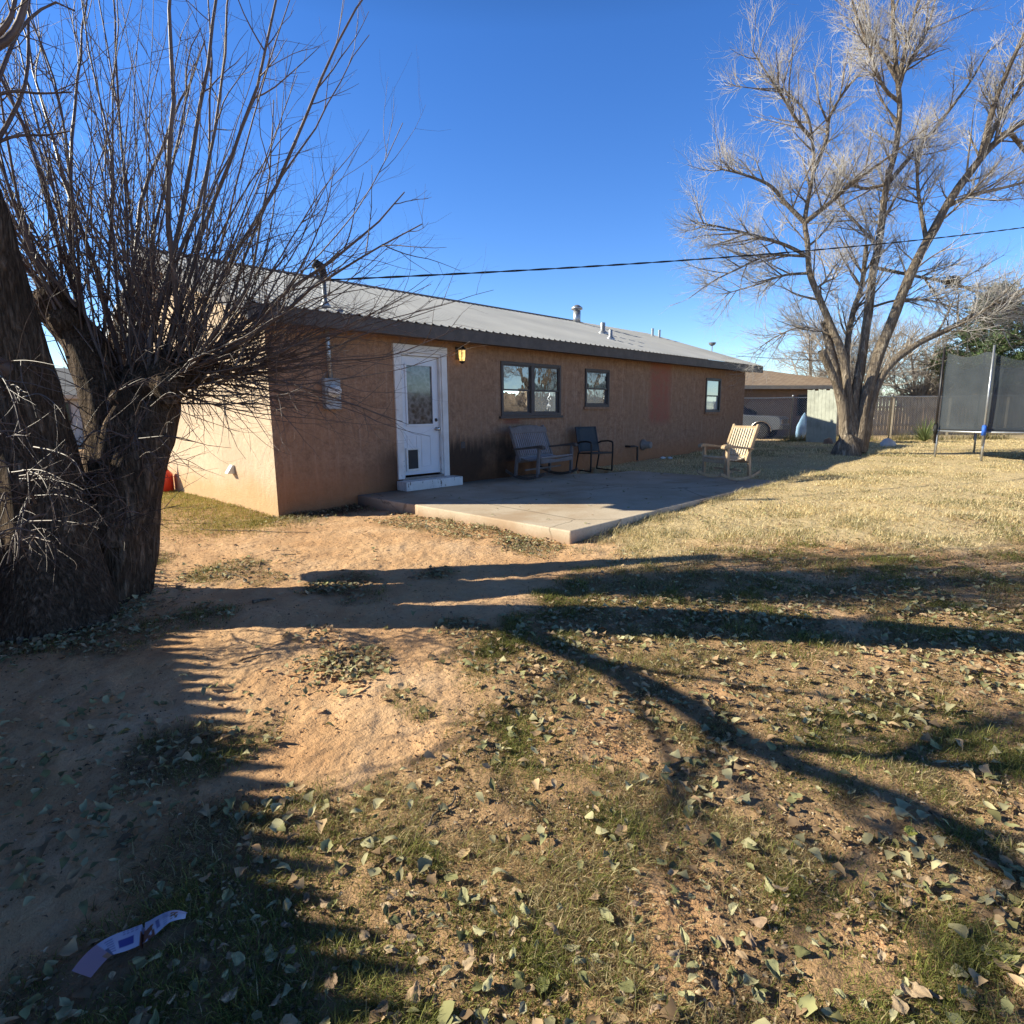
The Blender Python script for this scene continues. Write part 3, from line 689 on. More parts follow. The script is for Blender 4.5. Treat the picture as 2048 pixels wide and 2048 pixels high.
# roof vents
def rz_(y): return HE+SL*(y+OV)
mb = MB(); mb.lathe([(.12, -.1), (.12, .36), (.10, .36), (.10, .40), (.18, .40), (.18, .46), (.06, .54)], (11.75, 3.75, rz_(3.75)), 16); mb.build('flue_pipe', 'steel', roof, True)
for xx, yy, h, r in ((10.45, 1.8, .30, .07), (9.45, .83, .24, .05)):
    mb = MB(); mb.lathe([(r*2.4, -.05), (r*2.2, .03), (r, .09), (r, h), (r*.85, h+.01)], (xx, yy, rz_(yy)), 14); mb.build('vent_pipe', 'steel', roof, True)
for xx, yy in ((15.6, 3.3), (15.9, 3.2)):
    MB().lathe([(.045, -.05), (.045, .28)], (xx, yy, rz_(yy)), 10).build('vent_pipe', 'steel', roof)
mb = MB(); mb.tube([(16.2, 1.3, rz_(1.3)-.02), (16.2, 1.3, rz_(1.3)+.22)], .02, 6); mb.lathe([(.01, 0), (.1, .05), (.13, .12)], (16.2, 1.3, rz_(1.3)+.2), 12); mb.build('antenna_dish', 'meter_grey', roof)

# fittings low on the front wall and the gable
mb = MB(); mb.lathe([(.15, 0), (.14, -.05), (.10, -.08), (.085, -.24), (.06, -.25)], (9.8, -.001, .62), 16, 'y'); mb.build('dryer_vent', 'dirty_plastic', house, True)
mb = MB(); mb.tube([(9.0, .01, .62), (9.0, -.14, .62), (9.14, -.16, .62), (9.3, -.16, .6), (9.3, -.16, .25)], .026, 8); mb.build('drain_pipe', 'black_metal', house)
mb = MB(); mb.prism([(-.001, .07), (-.03, .075), (-.12, -.06), (-.001, -.07)], 1.52, 1.65, lambda u, v, t: (u, t, v+.62)); mb.build('vent_hood', 'white_vent', house, False, .006)
mb = MB(); mb.box(3.52, 3.62, -.012, -.001, .84, .96); mb.build('outlet_cover', 'bronze', house)

# ------------------------------------------------------------------ overhead cable
def catenary(p0, p1, sag, k=60):
    p0 = np.array(p0); p1 = np.array(p1); t = np.linspace(0, 1, k)[:, None]
    q = p0+(p1-p0)*t; q[:, 2:] -= sag*4*t*(1-t); return q
pe = at(2048, 441, 15.0); p0 = np.array([.88, -.2, 3.40]); dirv = pe-p0
q = catenary(p0, p0+dirv*1.6+np.array([0, 0, .25]), .35, 160)
V1 = q+np.stack([0*q[:, 0], .009*np.sin(np.arange(160)*1.1), .009*np.cos(np.arange(160)*1.1)], 1)
V2 = q-np.stack([0*q[:, 0], .009*np.sin(np.arange(160)*1.1), .009*np.cos(np.arange(160)*1.1)], 1)
o = np_mesh('power_cable', *tubes(np.stack([V1, V2]), np.full((2, 160), .0085), 6), 'cable', None, None, True)
tag(o, 'thick black twisted power cable running from the roof mast to the upper right', 'cable')
q = catenary(at(1472, 712, 27), at(2200, 730, 34), .2, 50)
o = np_mesh('phone_wire', *tubes(q[None], np.full((1, 50), .012), 5), 'cable', None, None, True)
tag(o, 'thin distant wire stretched low behind the right end of the roof', 'wire')

# ------------------------------------------------------------------ rockers and chair
def make_rocker(name, label, cat, loc, rz, W, mfr, msl, march, nsl, crest, tilt=0):
    root = thing(name, label, cat, loc, rz)
    bk = lambda z: .20+(z-.40)*.36          # y of the reclined back at height z
    for s in (-1, 1):
        x = s*(W/2-.03); mb = MB(); pts = []
        for i in range(15):
            t = -1+2*i/14; y = t*.47+.03; z = .012+.115*t*t+(.0 if t < .6 else .02*(t-.6)); pts.append((y, z))
        poly = [(y, z) for y, z in pts]+[(y, z+.055) for y, z in reversed(pts)]
        mb.prism(poly, x-.02, x+.02, lambda u, v, t: (t, u, v)); mb.build('rocker', march, root, False, .004)
        MB().bar((x, -.27, .07), (x, -.30, .63), .05, .055, (0, 1, 0)).build('leg', mfr, root, False, .005)
        MB().bar((x, .26, .07), (x, .22, .46), .05, .055, (0, 1, 0)).build('leg', mfr, root, False, .005)
        mb = MB(); pts = [(-.42, .625), (-.40, .665), (-.34, .68), (-.15, .655), (.1, .62), (.30, .60), (.30, .57), (.1, .585), (-.15, .61), (-.33, .625), (-.38, .60), (-.41, .60)]
        mb.prism(pts, x-.045, x+.045, lambda u, v, t: (t, u, v)); mb.build('arm', march, root, False, .006)
        MB().bar((x*.97, bk(.36)-.02, .36), (x*.97, bk(1.02), 1.02), .05, .06, (0, 1, 0)).build('back_post', mfr, root, False, .005)
    sy = lambda t: .42-.05*math.sin(min(1, t*1.15)*PI)+.02*(1-t)
    mb = MB(); ns = 9
    for i in range(ns):
        t = i/(ns-1); y = -.31+t*.54; mb.box(-W/2+.065, W/2-.065, y-.024, y+.024, sy(t)-.008, sy(t)+.012)
    mb.build('seat', msl, root, False, .003)
    mb = MB(); mb.prism([(-W/2+.05, .33), (W/2-.05, .33), (W/2-.05, .425), (0, .385), (-W/2+.05, .425)], -.335, -.31, lambda u, v, t: (u, t, v)); mb.build('apron', mfr, root, False, .004)
    MB().bar((-W/2+.05, .22, .36), (W/2-.05, .22, .36), .03, .08).build('rear_rail', mfr, root, False, .004)
    mb = MB()
    zt = .90 if crest else .97
    for i in range(nsl):
        x = -W/2+.085+(W-.17)*i/(nsl-1); sw = (W-.17)/(nsl-1)*.56
        mb.bar((x, bk(.43)-.015, .43), (x, bk(zt)-.015, zt), sw, .014, (0, 1, 0))
    mb.build('backrest', msl, root, False, .002)
    mb = MB()
    if crest:
        pr = [(-W/2, .885)]+[(-W/2+W*i/16, .985+.035*math.sin(PI*i/16)+(.012 if 3 < i < 13 else 0)) for i in range(17)]+[(W/2, .885)]
        mb.prism(pr, -.016, .016, lambda u, v, t: (u, bk(v)-.03+t, v))
    else: mb.bar((-W/2+.05, bk(.97)-.01, .97), (W/2-.05, bk(.97)-.01, .97), .035, .055, (0, 0, 1))
    mb.build('crest_rail', mfr, root, False, .005)
    mb = MB(); mb.bar((-W/2+.05, bk(.44)-.005, .44), (W/2-.05, bk(.44)-.005, .44), .03, .05); mb.bar((-W/2, .0, .20), (W/2, .0, .20), .03, .03); mb.build('cross_rail', mfr, root)
    return root
MT['bench_slat'] = wood('pale_grey_slats', (.24, .215, .225), (.38, .345, .35), (8, 8, 1))
make_rocker('rocking_bench', 'wide weathered grey rocking bench with dark arms under the double window', 'bench', (5.10, -.66, .201), R_(6), 1.20, 'grey_wood', 'bench_slat', 'dark_arm', 17, True)
make_rocker('rocking_chair', 'sunlit tan wooden rocking chair at the far end of the patio', 'rocking chair', (7.02, -3.55, .201), R_(-112), .66, 'tan_wood', 'tan_slat', 'tan_wood', 9, False)

def make_chair(loc, rz):
    root = thing('patio_chair', 'dark metal armchair with charcoal sling beside the rocking bench', 'chair', loc, rz); W = .58
    for s in (-1, 1):
        x = s*W/2; mb = MB()
        path = [(x, -.25, .02), (x, -.27, .45), (x, -.27, .60), (x, -.24, .645), (x, -.10, .655), (x, .12, .64), (x, .235, .60)]
        for i in range(len(path)-1): mb.bar(path[i], path[i+1], .024, .036, (0, 1, 0) if i < 2 else (0, 0, 1))
        mb.bar((x, -.262, .02), (x, .30, .02), .024, .03)
        mb.build('side_frame', 'black_metal', root, False, .004)
        MB().bar((x, .285, .035), (x, .19, .42), .024, .03, (0, 1, 0)).build('leg', 'black_metal', root, False, .003)
        MB().bar((x*.93, .185, .40), (x*.93, .34, .96), .026, .03, (0, 1, 0)).build('back_post', 'black_metal', root, False, .003)
        MB().bar((x*.95, -.255, .41), (x*.95, .2, .39), .026, .03).build('seat_rail', 'black_metal', root, False, .003)
    MB().bar((-W/2, -.255, .40), (W/2, -.255, .40), .03, .03).build('front_rail', 'black_metal', root, False, .003)
    def sheet(f, name):
        mb = MB(); n = 8; vs = [f(i/n, j/4) for i in range(n+1) for j in range(5)]
        mb.add(vs, [(i*5+j, i*5+j+1, (i+1)*5+j+1, (i+1)*5+j) for i in range(n) for j in range(4)])
        o = mb.build(name, 'sling', root, True); md = o.modifiers.new('thick', 'SOLIDIFY'); md.thickness = .008; return o
    sheet(lambda a, b: ((b-.5)*(W-.06), -.262+a*.46, .422-.02*a-.035*math.sin(PI*a)*math.sin(PI*b)), 'seat')
    sheet(lambda a, b: ((b-.5)*(W-.07), .185+a*.158+.03*math.sin(PI*a)*math.sin(PI*b), .42+a*.54), 'backrest')
make_chair((6.84, -.62, .201), R_(-16))

# ------------------------------------------------------------------ old pollard tree at the left
def limb(mbl, path, radii, k=60, n=40, amp=.10, seed=0):
    P = resample(path, k); s = np.linspace(0, 1, len(radii)); Rr = np.interp(np.linspace(0, 1, k), s, radii)
    D = np.gradient(P, axis=0); D = unit(D); A = None; V = np.zeros((k, n, 3))
    for i in range(k):
        d = D[i]
        if A is None: A = np.cross(d, [0, 1, 0]); A /= np.linalg.norm(A)
        else: A = A-d*np.dot(A, d); A /= np.linalg.norm(A)
        B = np.cross(d, A)
        for j in range(n):
            t = 2*PI*j/n; c = A*math.cos(t)+B*math.sin(t)
            q = Vector((math.cos(t)*2.6+seed, math.sin(t)*2.6, i/k*np.linalg.norm(P[-1]-P[0])*1.1))
            r = Rr[i]*(1+amp*1.6*mnoise.noise(q*.8)+amp*.7*mnoise.noise(q*2.6+Vector((0, 0, 7))))
            r += Rr[i]*amp*.35*abs(mnoise.noise(Vector((math.cos(t)*7+seed, math.sin(t)*7, i*.13))))
            V[i, j] = P[i]+c*r
    idx = np.arange(k*n).reshape(k, n); nx = np.roll(idx, -1, 1)
    Q = np.stack([idx[:-1], nx[:-1], nx[1:], idx[1:]], -1).reshape(-1, 4)
    # close the top with a fan of quads
    top = len(V.reshape(-1, 3)); VV = np.vstack([V.reshape(-1, 3), P[-1]+D[-1]*Rr[-1]*.15])
    cap = np.array([[idx[-1, j], idx[-1, (j+1) % n], top, top] for j in range(n)])
    mbl.append((VV, Q)); return P, Rr
def nofan(parts): return join(parts)
LB = gz_(110, 1222, 0); RB = gz_(238, 1140, 0)
tr = thing('pollard_tree', 'large leafless pollarded tree with forked furrowed trunk at the left edge', 'tree', (LB[0], LB[1], 0))
off = np.array([LB[0], LB[1], 0.])
parts = []
left = [at(122, 1330, 4.27), at(112, 1250, 4.28), at(108, 1190, 4.3), at(100, 1090, 4.32), at(85, 1000, 4.3), at(62, 900, 4.25), at(32, 780, 4.15), at(-15, 640, 4.0), at(-62, 480, 3.8), at(-110, 300, 3.55), at(-150, 120, 3.3), at(-175, -60, 3.1)]
limb(parts, left, [.46, .37, .30, .285, .28, .265, .255, .24, .225, .205, .175, .14], 90, 48, .10, 1)
right = [at(205, 1260, 4.72), at(216, 1190, 4.74), at(234, 1120, 4.75), at(245, 1040, 4.75), at(258, 950, 4.75), at(285, 860, 4.80), at(312, 790, 4.85), at(330, 748, 4.88)]
limb(parts, right, [.34, .27, .25, .24, .25, .26, .27, .22, .12], 60, 48, .12, 5)
mid = [at(222, 1100, 4.60), at(222, 1000, 4.65), at(218, 900, 4.70), at(205, 800, 4.75), at(176, 700, 4.75), at(130, 640, 4.70), at(95, 600, 4.60), at(78, 585, 4.55)]
limb(parts, mid, [.18, .17, .16, .15, .16, .17, .16, .13], 60, 36, .16, 9)
back = [at(262, 960, 5.30), at(260, 860, 5.30), at(258, 760, 5.35), at(262, 660, 5.40), at(280, 560, 5.45), at(286, 520, 5.45)]
limb(parts, back, [.22, .24, .22, .16, .12, .07], 50, 30, .16, 14)
for (u, v, d_, r_) in ((300, 770, 4.75, .15), (345, 745, 4.7, .16), (385, 735, 4.68, .11), (335, 770, 4.62, .13), (270, 760, 4.9, .13), (95, 610, 4.6, .12), (130, 640, 4.6, .12), (250, 800, 4.7, .14)):
    c_ = at(u, v, d_); limb(parts, [c_+np.array([0, 0, -r_*1.15]), c_+np.array([0, 0, -r_*.8]), c_, c_+np.array([0, 0, r_*.75]), c_+np.array([0, 0, r_*1.05])], [.05, r_*.75, r_, r_*.75, .04], 18, 24, .22, u*.1)
V, Q = join(parts)
np_mesh('trunk', V-off, Q, 'bark_dark', tr, None, True)
# shoots
def shoots(heads, spec):
    P = []; Rr = []
    for (u, v, d, sp) in heads: pass
    return P, Rr
S_P = []; S_R = []
K = 14
def shoot(p, ang, L, depth, r, curve, jit=.028):
    a = math.radians(ang); d = RH*math.sin(a)+np.array([0, 0, 1.])*math.cos(a)+FH*depth; d = d/np.linalg.norm(d)
    pts = [np.array(p)]; st = L/(K-1)
    for j in range(1, K):
        d = d+np.array([0, 0, curve/(K-1)])+rng.normal(size=3)*jit; d /= np.linalg.norm(d); pts.append(pts[-1]+d*st)
    S_P.append(pts); S_R.append(r*np.linspace(1, .22, K))
heads = [(335, 755, 4.8, 46), (380, 735, 4.7, 40), (285, 775, 4.9, 16), (240, 745, 4.9, 14), (190, 700, 4.8, 14), (110, 615, 4.65, 16), (270, 600, 5.4, 8)]
for (u, v, d, sp) in heads:
    for i in range(int(sp*1.15)):
        p = at(u+rng.normal()*38, v+rng.normal()*30, d+rng.normal()*.13)
        right_ = (u > 300)
        if right_: a = rng.choice([rng.uniform(-20, 35), rng.uniform(20, 75), rng.uniform(68, 122)], p=[.22, .32, .46])
        elif u > 220: a = rng.uniform(-32, 30)
        else: a = rng.uniform(-38, 18)
        L = np.interp(abs(a), [0, 30, 60, 90, 122], [3.3, 3.1, 2.7, 2.3, 1.5])*rng.uniform(.45, 1.08)
        r = rng.choice([.006, .009, .013], p=[.5, .33, .17])
        shoot(p, a, L, rng.normal()*.22, r, (.6*math.sin(math.radians(abs(a))) if a < 60 else rng.uniform(-.1, .7)), .06)
for (u, v, d, a, L, r) in ((265, 780, 4.85, 3, 3.86, 0.034), (250, 760, 4.90, -4, 3.86, 0.028), (300, 760, 4.80, 6, 3.96, 0.031), (355, 750, 4.75, 22, 3.59, 0.031), (372, 740, 4.70, 32, 3.50, 0.025), (395, 735, 4.65, 48, 2.3, 0.028),
                           (215, 750, 4.85, -10, 3.68, 0.028), (180, 700, 4.80, -16, 3.50, 0.025), (140, 640, 4.70, -6, 3.31, 0.025), (115, 620, 4.70, -22, 3.13, 0.022), (330, 745, 4.80, 14, 3.68, 0.025), (400, 730, 4.70, 62, 2.1, 0.022), (290, 600, 5.40, 8, 2.76, 0.019), (165, 680, 4.70, 4, 3.59, 0.025)):
    for e in range(2):
        shoot(at(u+e*9*rng.normal(), v, d+.1*rng.normal()), a+rng.normal()*4, L*(1-.1*e), rng.normal()*.06, r*.8*(1-.3*e), .35*math.sin(math.radians(abs(a))), .085)
S_P = np.array(S_P); S_R = np.array(S_R)
# limbs and drooping twigs of the leaning stem, coming in from the left
T_P = []; T_R = []
def arc(pix, r, k=14):
    T_P.append(resample([at(*q) for q in pix], k)); T_R.append(r*np.linspace(1, .3, k))
arc([(-90, 330, 3.8), (-20, 200, 3.9), (40, 60, 4.0), (110, 5, 4.1), (150, 22, 4.15)], .022)
arc([(-80, 120, 3.4), (20, 75, 3.5), (55, -20, 3.5), (60, -120, 3.5)], .03)
arc([(-95, 420, 3.8), (-10, 290, 3.9), (50, 170, 4.0), (57, 40, 4.05), (62, -60, 4.1)], .02)
arc([(-70, 230, 3.6), (10, 185, 3.7), (80, 187, 3.8), (145, 184, 3.85)], .014)
arc([(-70, 320, 3.8), (20, 275, 3.9), (95, 270, 4.0), (140, 262, 4.0)], .014)
arc([(-60, 100, 3.4), (5, 60, 3.4), (30, 0, 3.4), (20, -90, 3.4)], .02)
for i in range(46):
    v0 = rng.uniform(720, 1080); u0 = np.interp(v0, [720, 1080], [0, 60])+rng.uniform(-40, 40); d = 3.85+rng.normal()*.12
    du = rng.uniform(-190, 150); dv = rng.uniform(-10, 110)
    arc([(u0, v0, d), (u0+du*.4, v0-rng.uniform(-10, 25), d-.1), (u0+du*.8, v0+dv*.4, d-.2), (u0+du, v0+dv, d-.25)], rng.uniform(.005, .009))
for i in range(46):
    v0 = rng.uniform(780, 1090); u0 = rng.uniform(150, 330)-max(0, v0-900)*.25; d = 4.45+rng.normal()*.1; du = rng.uniform(-120, 140)
    arc([(u0, v0, d), (u0+du*.5, v0-rng.uniform(0, 40), d-.1), (u0+du, v0+rng.uniform(-60, 20), d-.2)], rng.uniform(.004, .008))
# heavy upper boughs that fork off the leaning stem above the frame
B_P = []; B_R = []
def bough(p, d, L, r, k=18):
    d = unit(np.array(d, float)); pts = [np.array(p)]
    for j in range(1, k):
        d = unit(d+rng.normal(size=3)*.045+np.array([0, 0, .02])); pts.append(pts[-1]+d*L/(k-1))
    B_P.append(pts); B_R.append(r*np.linspace(1, .3, k))
base = at(-150, 120, 3.3)
for (dr, df, dz, L, r) in ((-.5, -.75, .8, 3.2, .12), (-.3, -.35, 1, 3.4, .10), (-.9, .1, .9, 3.0, .09), (.02, -.6, 1.1, 3.2, .08), (-.8, -.9, .35, 2.6, .07)):
    bough(base, RH*dr+FH*df+np.array([0, 0, dz]), L, r)
def RF(r, f, z):
    a_ = xy(r, f); return (a_[0], a_[1], z)
for path_, r_ in (([RF(-3.42, 4.05, 1.8), RF(-3.56, 3.55, 2.08), RF(-3.58, 3.1, 2.3), RF(-3.74, 2.6, 2.52), RF(-3.8, 2.25, 2.78), RF(-3.98, 1.8, 2.98), RF(-4.1, 1.2, 3.5)], .066), ([RF(-3.65, 2.65, 2.5), RF(-4.0, 2.5, 3.3), RF(-4.2, 2.4, 4.2)], .035)):
    B_P.append(list(resample(path_, 18))); B_R.append(r_*np.linspace(1, .5, 18))
B_P = np.array(B_P); B_R = np.array(B_R); T_P = np.array(T_P); T_R = np.array(T_R)
p1 = spawn(S_P, S_R, 6, .15, .95, .3, 1.0, (20, 60), .25, 8, .10, .0052, .3, .45)
p1b = spawn(S_P, S_R, 3, .0, .3, .2, .6, (30, 85), .1, 6, .12, .0055, .3)
p2 = spawn(*p1, 3, .2, .95, .06, .36, (25, 60), .2, 4, .12, .0028, .5)
p3 = spawn(T_P, T_R, 5, .2, 1, .15, .5, (25, 65), .0, 6, .1, .0045, .35)
b1 = spawn(B_P, B_R, 16, .15, 1, .9, 2.0, (20, 60), .35, 9, .08, .02, .3)
b2 = spawn(*b1, 7, .15, 1, .3, .9, (20, 60), .2, 6, .1, .007, .4)
sh = join([tubes(S_P, S_R, 7), tubes(*p1, 5), tubes(*p1b, 4), tubes(*p2, 3)])
np_mesh('shoots', sh[0]-off, sh[1], 'shoot', tr, None, True)
sh = join([tubes(B_P, B_R, 12), tubes(T_P, T_R, 6), tubes(*p3, 4), tubes(*b1, 5), tubes(*b2, 3)])
np_mesh('limbs', sh[0]-off, sh[1], 'shoot', tr, None, True)

# ------------------------------------------------------------------ bare multi-stemmed tree at the right
RT = np.array([14.05, -3.7, G(14.05, -3.7)])
D0 = rf(RT[0], RT[1])[1]
def RA(pix, dd=0.): return [at(u, v, D0+(d if len(q) > 2 else 0)+dd) for q in pix for (u, v, d) in [tuple(q)+((0,) if len(q) == 2 else ())]]
stems = [
 ([(1700, 905), (1698, 820), (1687, 716), (1664, 658), (1637, 592), (1619, 545), (1615, 484), (1610, 437), (1627, 340), (1625, 286), (1613, 228), (1575, 185), (1551, 174)], .27, .03, 0),
 ([(1706, 905), (1712, 800), (1726, 735), (1745, 619), (1757, 542), (1772, 464), (1784, 368), (1803, 290), (1811, 213), (1807, 147), (1800, 60), (1795, -60)], .27, .06, .25),
 ([(1716, 905), (1728, 800), (1745, 728), (1776, 639), (1811, 542), (1853, 464), (1880, 414), (1927, 348), (1958, 310), (2008, 267), (2060, 235), (2160, 160)], .30, .09, -.3),
 ([(1722, 900), (1742, 790), (1764, 735), (1811, 693), (1861, 666), (1919, 635), (1989, 604), (2048, 580), (2140, 540)], .22, .04, -.6),
 ([(1690, 900), (1684, 810), (1660, 755), (1645, 730), (1629, 704)], .17, .12, -.35),
 ([(1702, 900), (1700, 790), (1704, 715), (1716, 660), (1732, 610), (1748, 560), (1757, 480)], .20, .08, .55),
 ([(1693, 905), (1688, 820), (1676, 740), (1668, 690), (1660, 640)], .20, .12, .3),
]
tr2 = thing('bare_tree', 'tall bare multi-stemmed tree with fine pale twigs beyond the patio', 'tree', tuple(RT)); parts = []; SP = []; SR = []
for i, (pix, ra, rb, dd) in enumerate(stems):
    P = RA(pix, 0.); nP = len(P); P = [p+FH*dd*min(1, j/4) for j, p in enumerate(P)]
    rad = [((ra-rb)*(1-j/(nP-1))**1.15*.46+rb*.68+(.05 if j == 0 else 0)) for j in range(nP)] if rb < .1 else [ra*.85]+[ra*.6]*(nP-2)+[rb*.8]
    q = limb(parts, P, rad, 70, 18, .12, 20+i*3)
    if i not in (4, 6): SP.append(resample(P, 24)); SR.append(np.interp(np.linspace(0, 1, 24), np.linspace(0, 1, nP), rad))
limb(parts, [RT+np.array([0, 0, -.25]), RT+np.array([0, 0, .1]), RT+np.array([.0, .0, .35]), RT+np.array([0, 0, .55])], [.44, .37, .27, .12], 24, 30, .14, 77)
V, Q = join(parts); np_mesh('trunk', V-RT, Q, 'bark_pale', tr2, None, True)
subs = [
 ([(1611, 440), (1571, 406), (1540, 371), (1490, 350), (1440, 338)], .07, 0), ([(1612, 445), (1648, 414), (1687, 379), (1760, 325), (1790, 300)], .07, -.5),
 ([(1628, 330), (1660, 271), (1671, 224), (1710, 162), (1757, 108), (1780, 60)], .06, .5), ([(1625, 286), (1590, 250), (1560, 215), (1520, 170), (1485, 128)], .05, -.4),
 ([(1602, 499), (1560, 490), (1486, 472), (1430, 462), (1370, 453)], .055, -.3), ([(1601, 503), (1540, 510), (1480, 535), (1430, 560), (1385, 592)], .04, .2),
 ([(1619, 550), (1580, 545), (1530, 560), (1470, 575)], .04, .6), ([(1784, 380), (1740, 360), (1700, 300), (1690, 260)], .045, .5), ([(1807, 360), (1850, 290), (1904, 232), (1981, 135), (2030, 60)], .07, .4),
 ([(1808, 150), (1780, 89), (1750, 40), (1725, -20)], .06, .2), ([(1808, 150), (1826, 39), (1840, -40)], .07, -.3), ([(1810, 170), (1850, 90), (1880, 39), (1910, -40)], .07, .3), ([(1811, 213), (1760, 170), (1700, 60), (1665, 10)], .05, -.6),
 ([(1950, 321), (1993, 248), (2048, 186), (2110, 100)], .09, .6), ([(1880, 414), (1935, 395), (2035, 368), (2120, 340)], .06, .3), ([(1780, 553), (1861, 557), (1896, 569), (1958, 600), (2040, 640)], .05, -.5), ([(1919, 635), (1990, 625), (2060, 620)], .05, .4),
 ([(1853, 464), (1840, 380), (1860, 300), (1900, 220)], .06, .7), ([(1772, 464), (1800, 420), (1820, 360), (1830, 280)], .05, .8), ([(1958, 310), (1960, 230), (1985, 150), (2020, 60), (2050, -30)], .08, -.4), ([(1745, 619), (1800, 600), (1860, 610), (1900, 650)], .035, -.5),
 ([(1757, 480), (1735, 430), (1720, 390), (1690, 350)], .05, .6), ([(1637, 592), (1660, 560), (1690, 545), (1720, 500)], .035, .4), ([(2008, 267), (2060, 330), (2120, 380)], .06, .2), ([(1795, -60), (1760, -150), (1740, -260)], .06, .2), ([(1803, -40), (1840, -140), (1880, -240)], .06, -.2),
 ([(1664, 658), (1620, 650), (1570, 670), (1540, 700)], .03, .7),
]
BP = []; BR = []
STEM = np.concatenate(SP)
def px_of(p):
    d = np.asarray(p)-CO; zz = d@Fw; return np.stack([1024+FPX*(d@R2)/zz, 1024-FPX*(d@U2)/zz], -1)
STP = px_of(STEM)
for pix, r, dd in subs:
    k_ = np.argmin(np.hypot(STP[:, 0]-pix[0][0], STP[:, 1]-pix[0][1])); f0 = (STEM[k_]-CO)@Fw-D0
    if np.hypot(*(STP[k_]-np.array(pix[0]))) > 40: f0 = 0
    P = RA(pix); nP = len(P); P = [p+FH*(f0+dd*1.6*j/(nP-1)) for j, p in enumerate(P)]
    if np.hypot(*(STP[k_]-np.array(pix[0]))) <= 40: P[0] = STEM[k_]
    BP.append(resample(P, 16)); BR.append(r*np.linspace(1, .25, 16))
BP = np.array(BP); BR = np.array(BR); SP = np.array(SP); SR = np.array(SR)
c0 = spawn(SP, SR, 18, .38, 1, .9, 2.3, (25, 65), .55, 10, .06, .028, .25, .3)
c0b = spawn(BP, BR, 14, .12, 1, .6, 1.9, (22, 58), .3, 10, .06, .022, .25, .3)
c1a = spawn(*c0, 8, .15, 1, .4, 1.1, (22, 58), .4, 7, .09, .010, .3, .3); c1b = spawn(*c0b, 8, .1, 1, .35, 1.0, (22, 58), .4, 7, .09, .010, .3, .3); c1c = spawn(BP, BR, 10, .1, 1, .35, 1.0, (25, 65), .2, 7, .08, .010, .3)
tw = np.concatenate([c1a[0], c1b[0], c1c[0]]); twr = np.concatenate([c1a[1], c1b[1], c1c[1]])
c2 = spawn(tw, twr, 5, .1, 1, .15, .6, (20, 65), .25, 5, .14, .0068, .55)
pt = [tubes(BP, BR, 8), tubes(*c0, 6), tubes(*c0b, 6)]
V, Q = join(pt); np_mesh('branches', V-RT, Q, 'bark_pale', tr2, None, True)
V, Q = join([tubes(tw, twr, 4), tubes(*c2, 3)]); np_mesh('twigs', V-RT, Q, 'twig_pale', tr2, None, True)
def dup(root, loc, rz, label):
    r = root.copy(); col.objects.link(r); r.location = loc; r.rotation_euler = (0, 0, rz); r['label'] = label
    for ch in list(root.children):
        c = ch.copy(); col.objects.link(c); c.parent = r
    return r
dup(tr2, (22, -15, .2), 2.0, 'bare tree outside the yard mirrored in the double window')
dup(tr2, (32, -17.5, .2), 4.1, 'bare tree outside the yard mirrored in the small middle window')
# bird nest in a fork of it
nc = at(1904, 563, D0-.35); mbp = []
ang = rng.random(70)*2*PI; P = np.zeros((70, 6, 3))
for i in range(70):
    a0 = ang[i]; rr = .13+.07*rng.random(); zz = rng.normal()*.05
    for j in range(6):
        t = a0+j*.35; P[i, j] = (rr*math.cos(t)+rng.normal()*.012, rr*math.sin(t)+rng.normal()*.012, zz+rng.normal()*.02)
o = np_mesh('bird_nest', *tubes(P, np.full((70, 6), .012), 4), 'nest', None); o.location = nc
tag(o, 'dark twiggy bird nest caught in a low right branch of the bare tree', 'nest')

# ------------------------------------------------------------------ background bare trees, pine, yucca
def bg_tree(name, label, u, v, d, h, spread, seed, group=None, mat='twig_bg'):
    b = gz_(u, v, .4) if d is None else at(u, v, d); b[2] = .25
    root = thing(name, label, 'tree', tuple(b), 0, group); P = []; Rr = []
    for i in range(7):
        a = rng.uniform(0, 2*PI); lean = rng.uniform(.15, 1)*spread
        tip = np.array([math.cos(a)*lean, math.sin(a)*lean, h*rng.uniform(.6, .95)]); mid_ = tip*np.array([.3, .3, .5])
        P.append(resample([(0, 0, -.1), mid_*.4+np.array([0, 0, .1]), mid_, tip], 12)); Rr.append(.10*np.linspace(1, .25, 12))
    P = np.array(P); Rr = np.array(Rr)
    a1 = spawn(P, Rr, 12, .12, 1, h*.2, h*.5, (25, 70), .25, 8, .08, .035, .3); a2 = spawn(*a1, 9, .1, 1, h*.08, h*.24, (20, 65), .15, 6, .1, .016, .4); a3 = spawn(*a2, 4, .1, 1, .25, .8, (20, 60), .1, 4, .12, .009, .5)
    V, Q = tubes(P, Rr, 7); np_mesh('trunk', V, Q, 'twig_bg', root, None, True)
    V, Q = join([tubes(*a1, 5), tubes(*a2, 4), tubes(*a3, 3)]); np_mesh('branches', V, Q, mat, root)
    return root
bg_tree('bare_shrub_tree', 'low spreading leafless tree behind the stems of the tall bare tree', 1700, 860, 30, 6.2, 3.4, 1)
bg_tree('bare_shrub_tree', 'leafless thicket tree beyond the fence, left of the tall bare tree', 1618, 850, 33, 5.6, 3.2, 2)
bg_tree('bare_shrub_tree', 'dense leafless tree beyond the fence in front of the pine', 1830, 860, 32, 5.4, 2.8, 3)
bg_tree('bare_shrub_tree', 'leafless tree beside the trampoline net, beyond the wooden fence', 1890, 860, 33, 4.6, 2.6, 4)

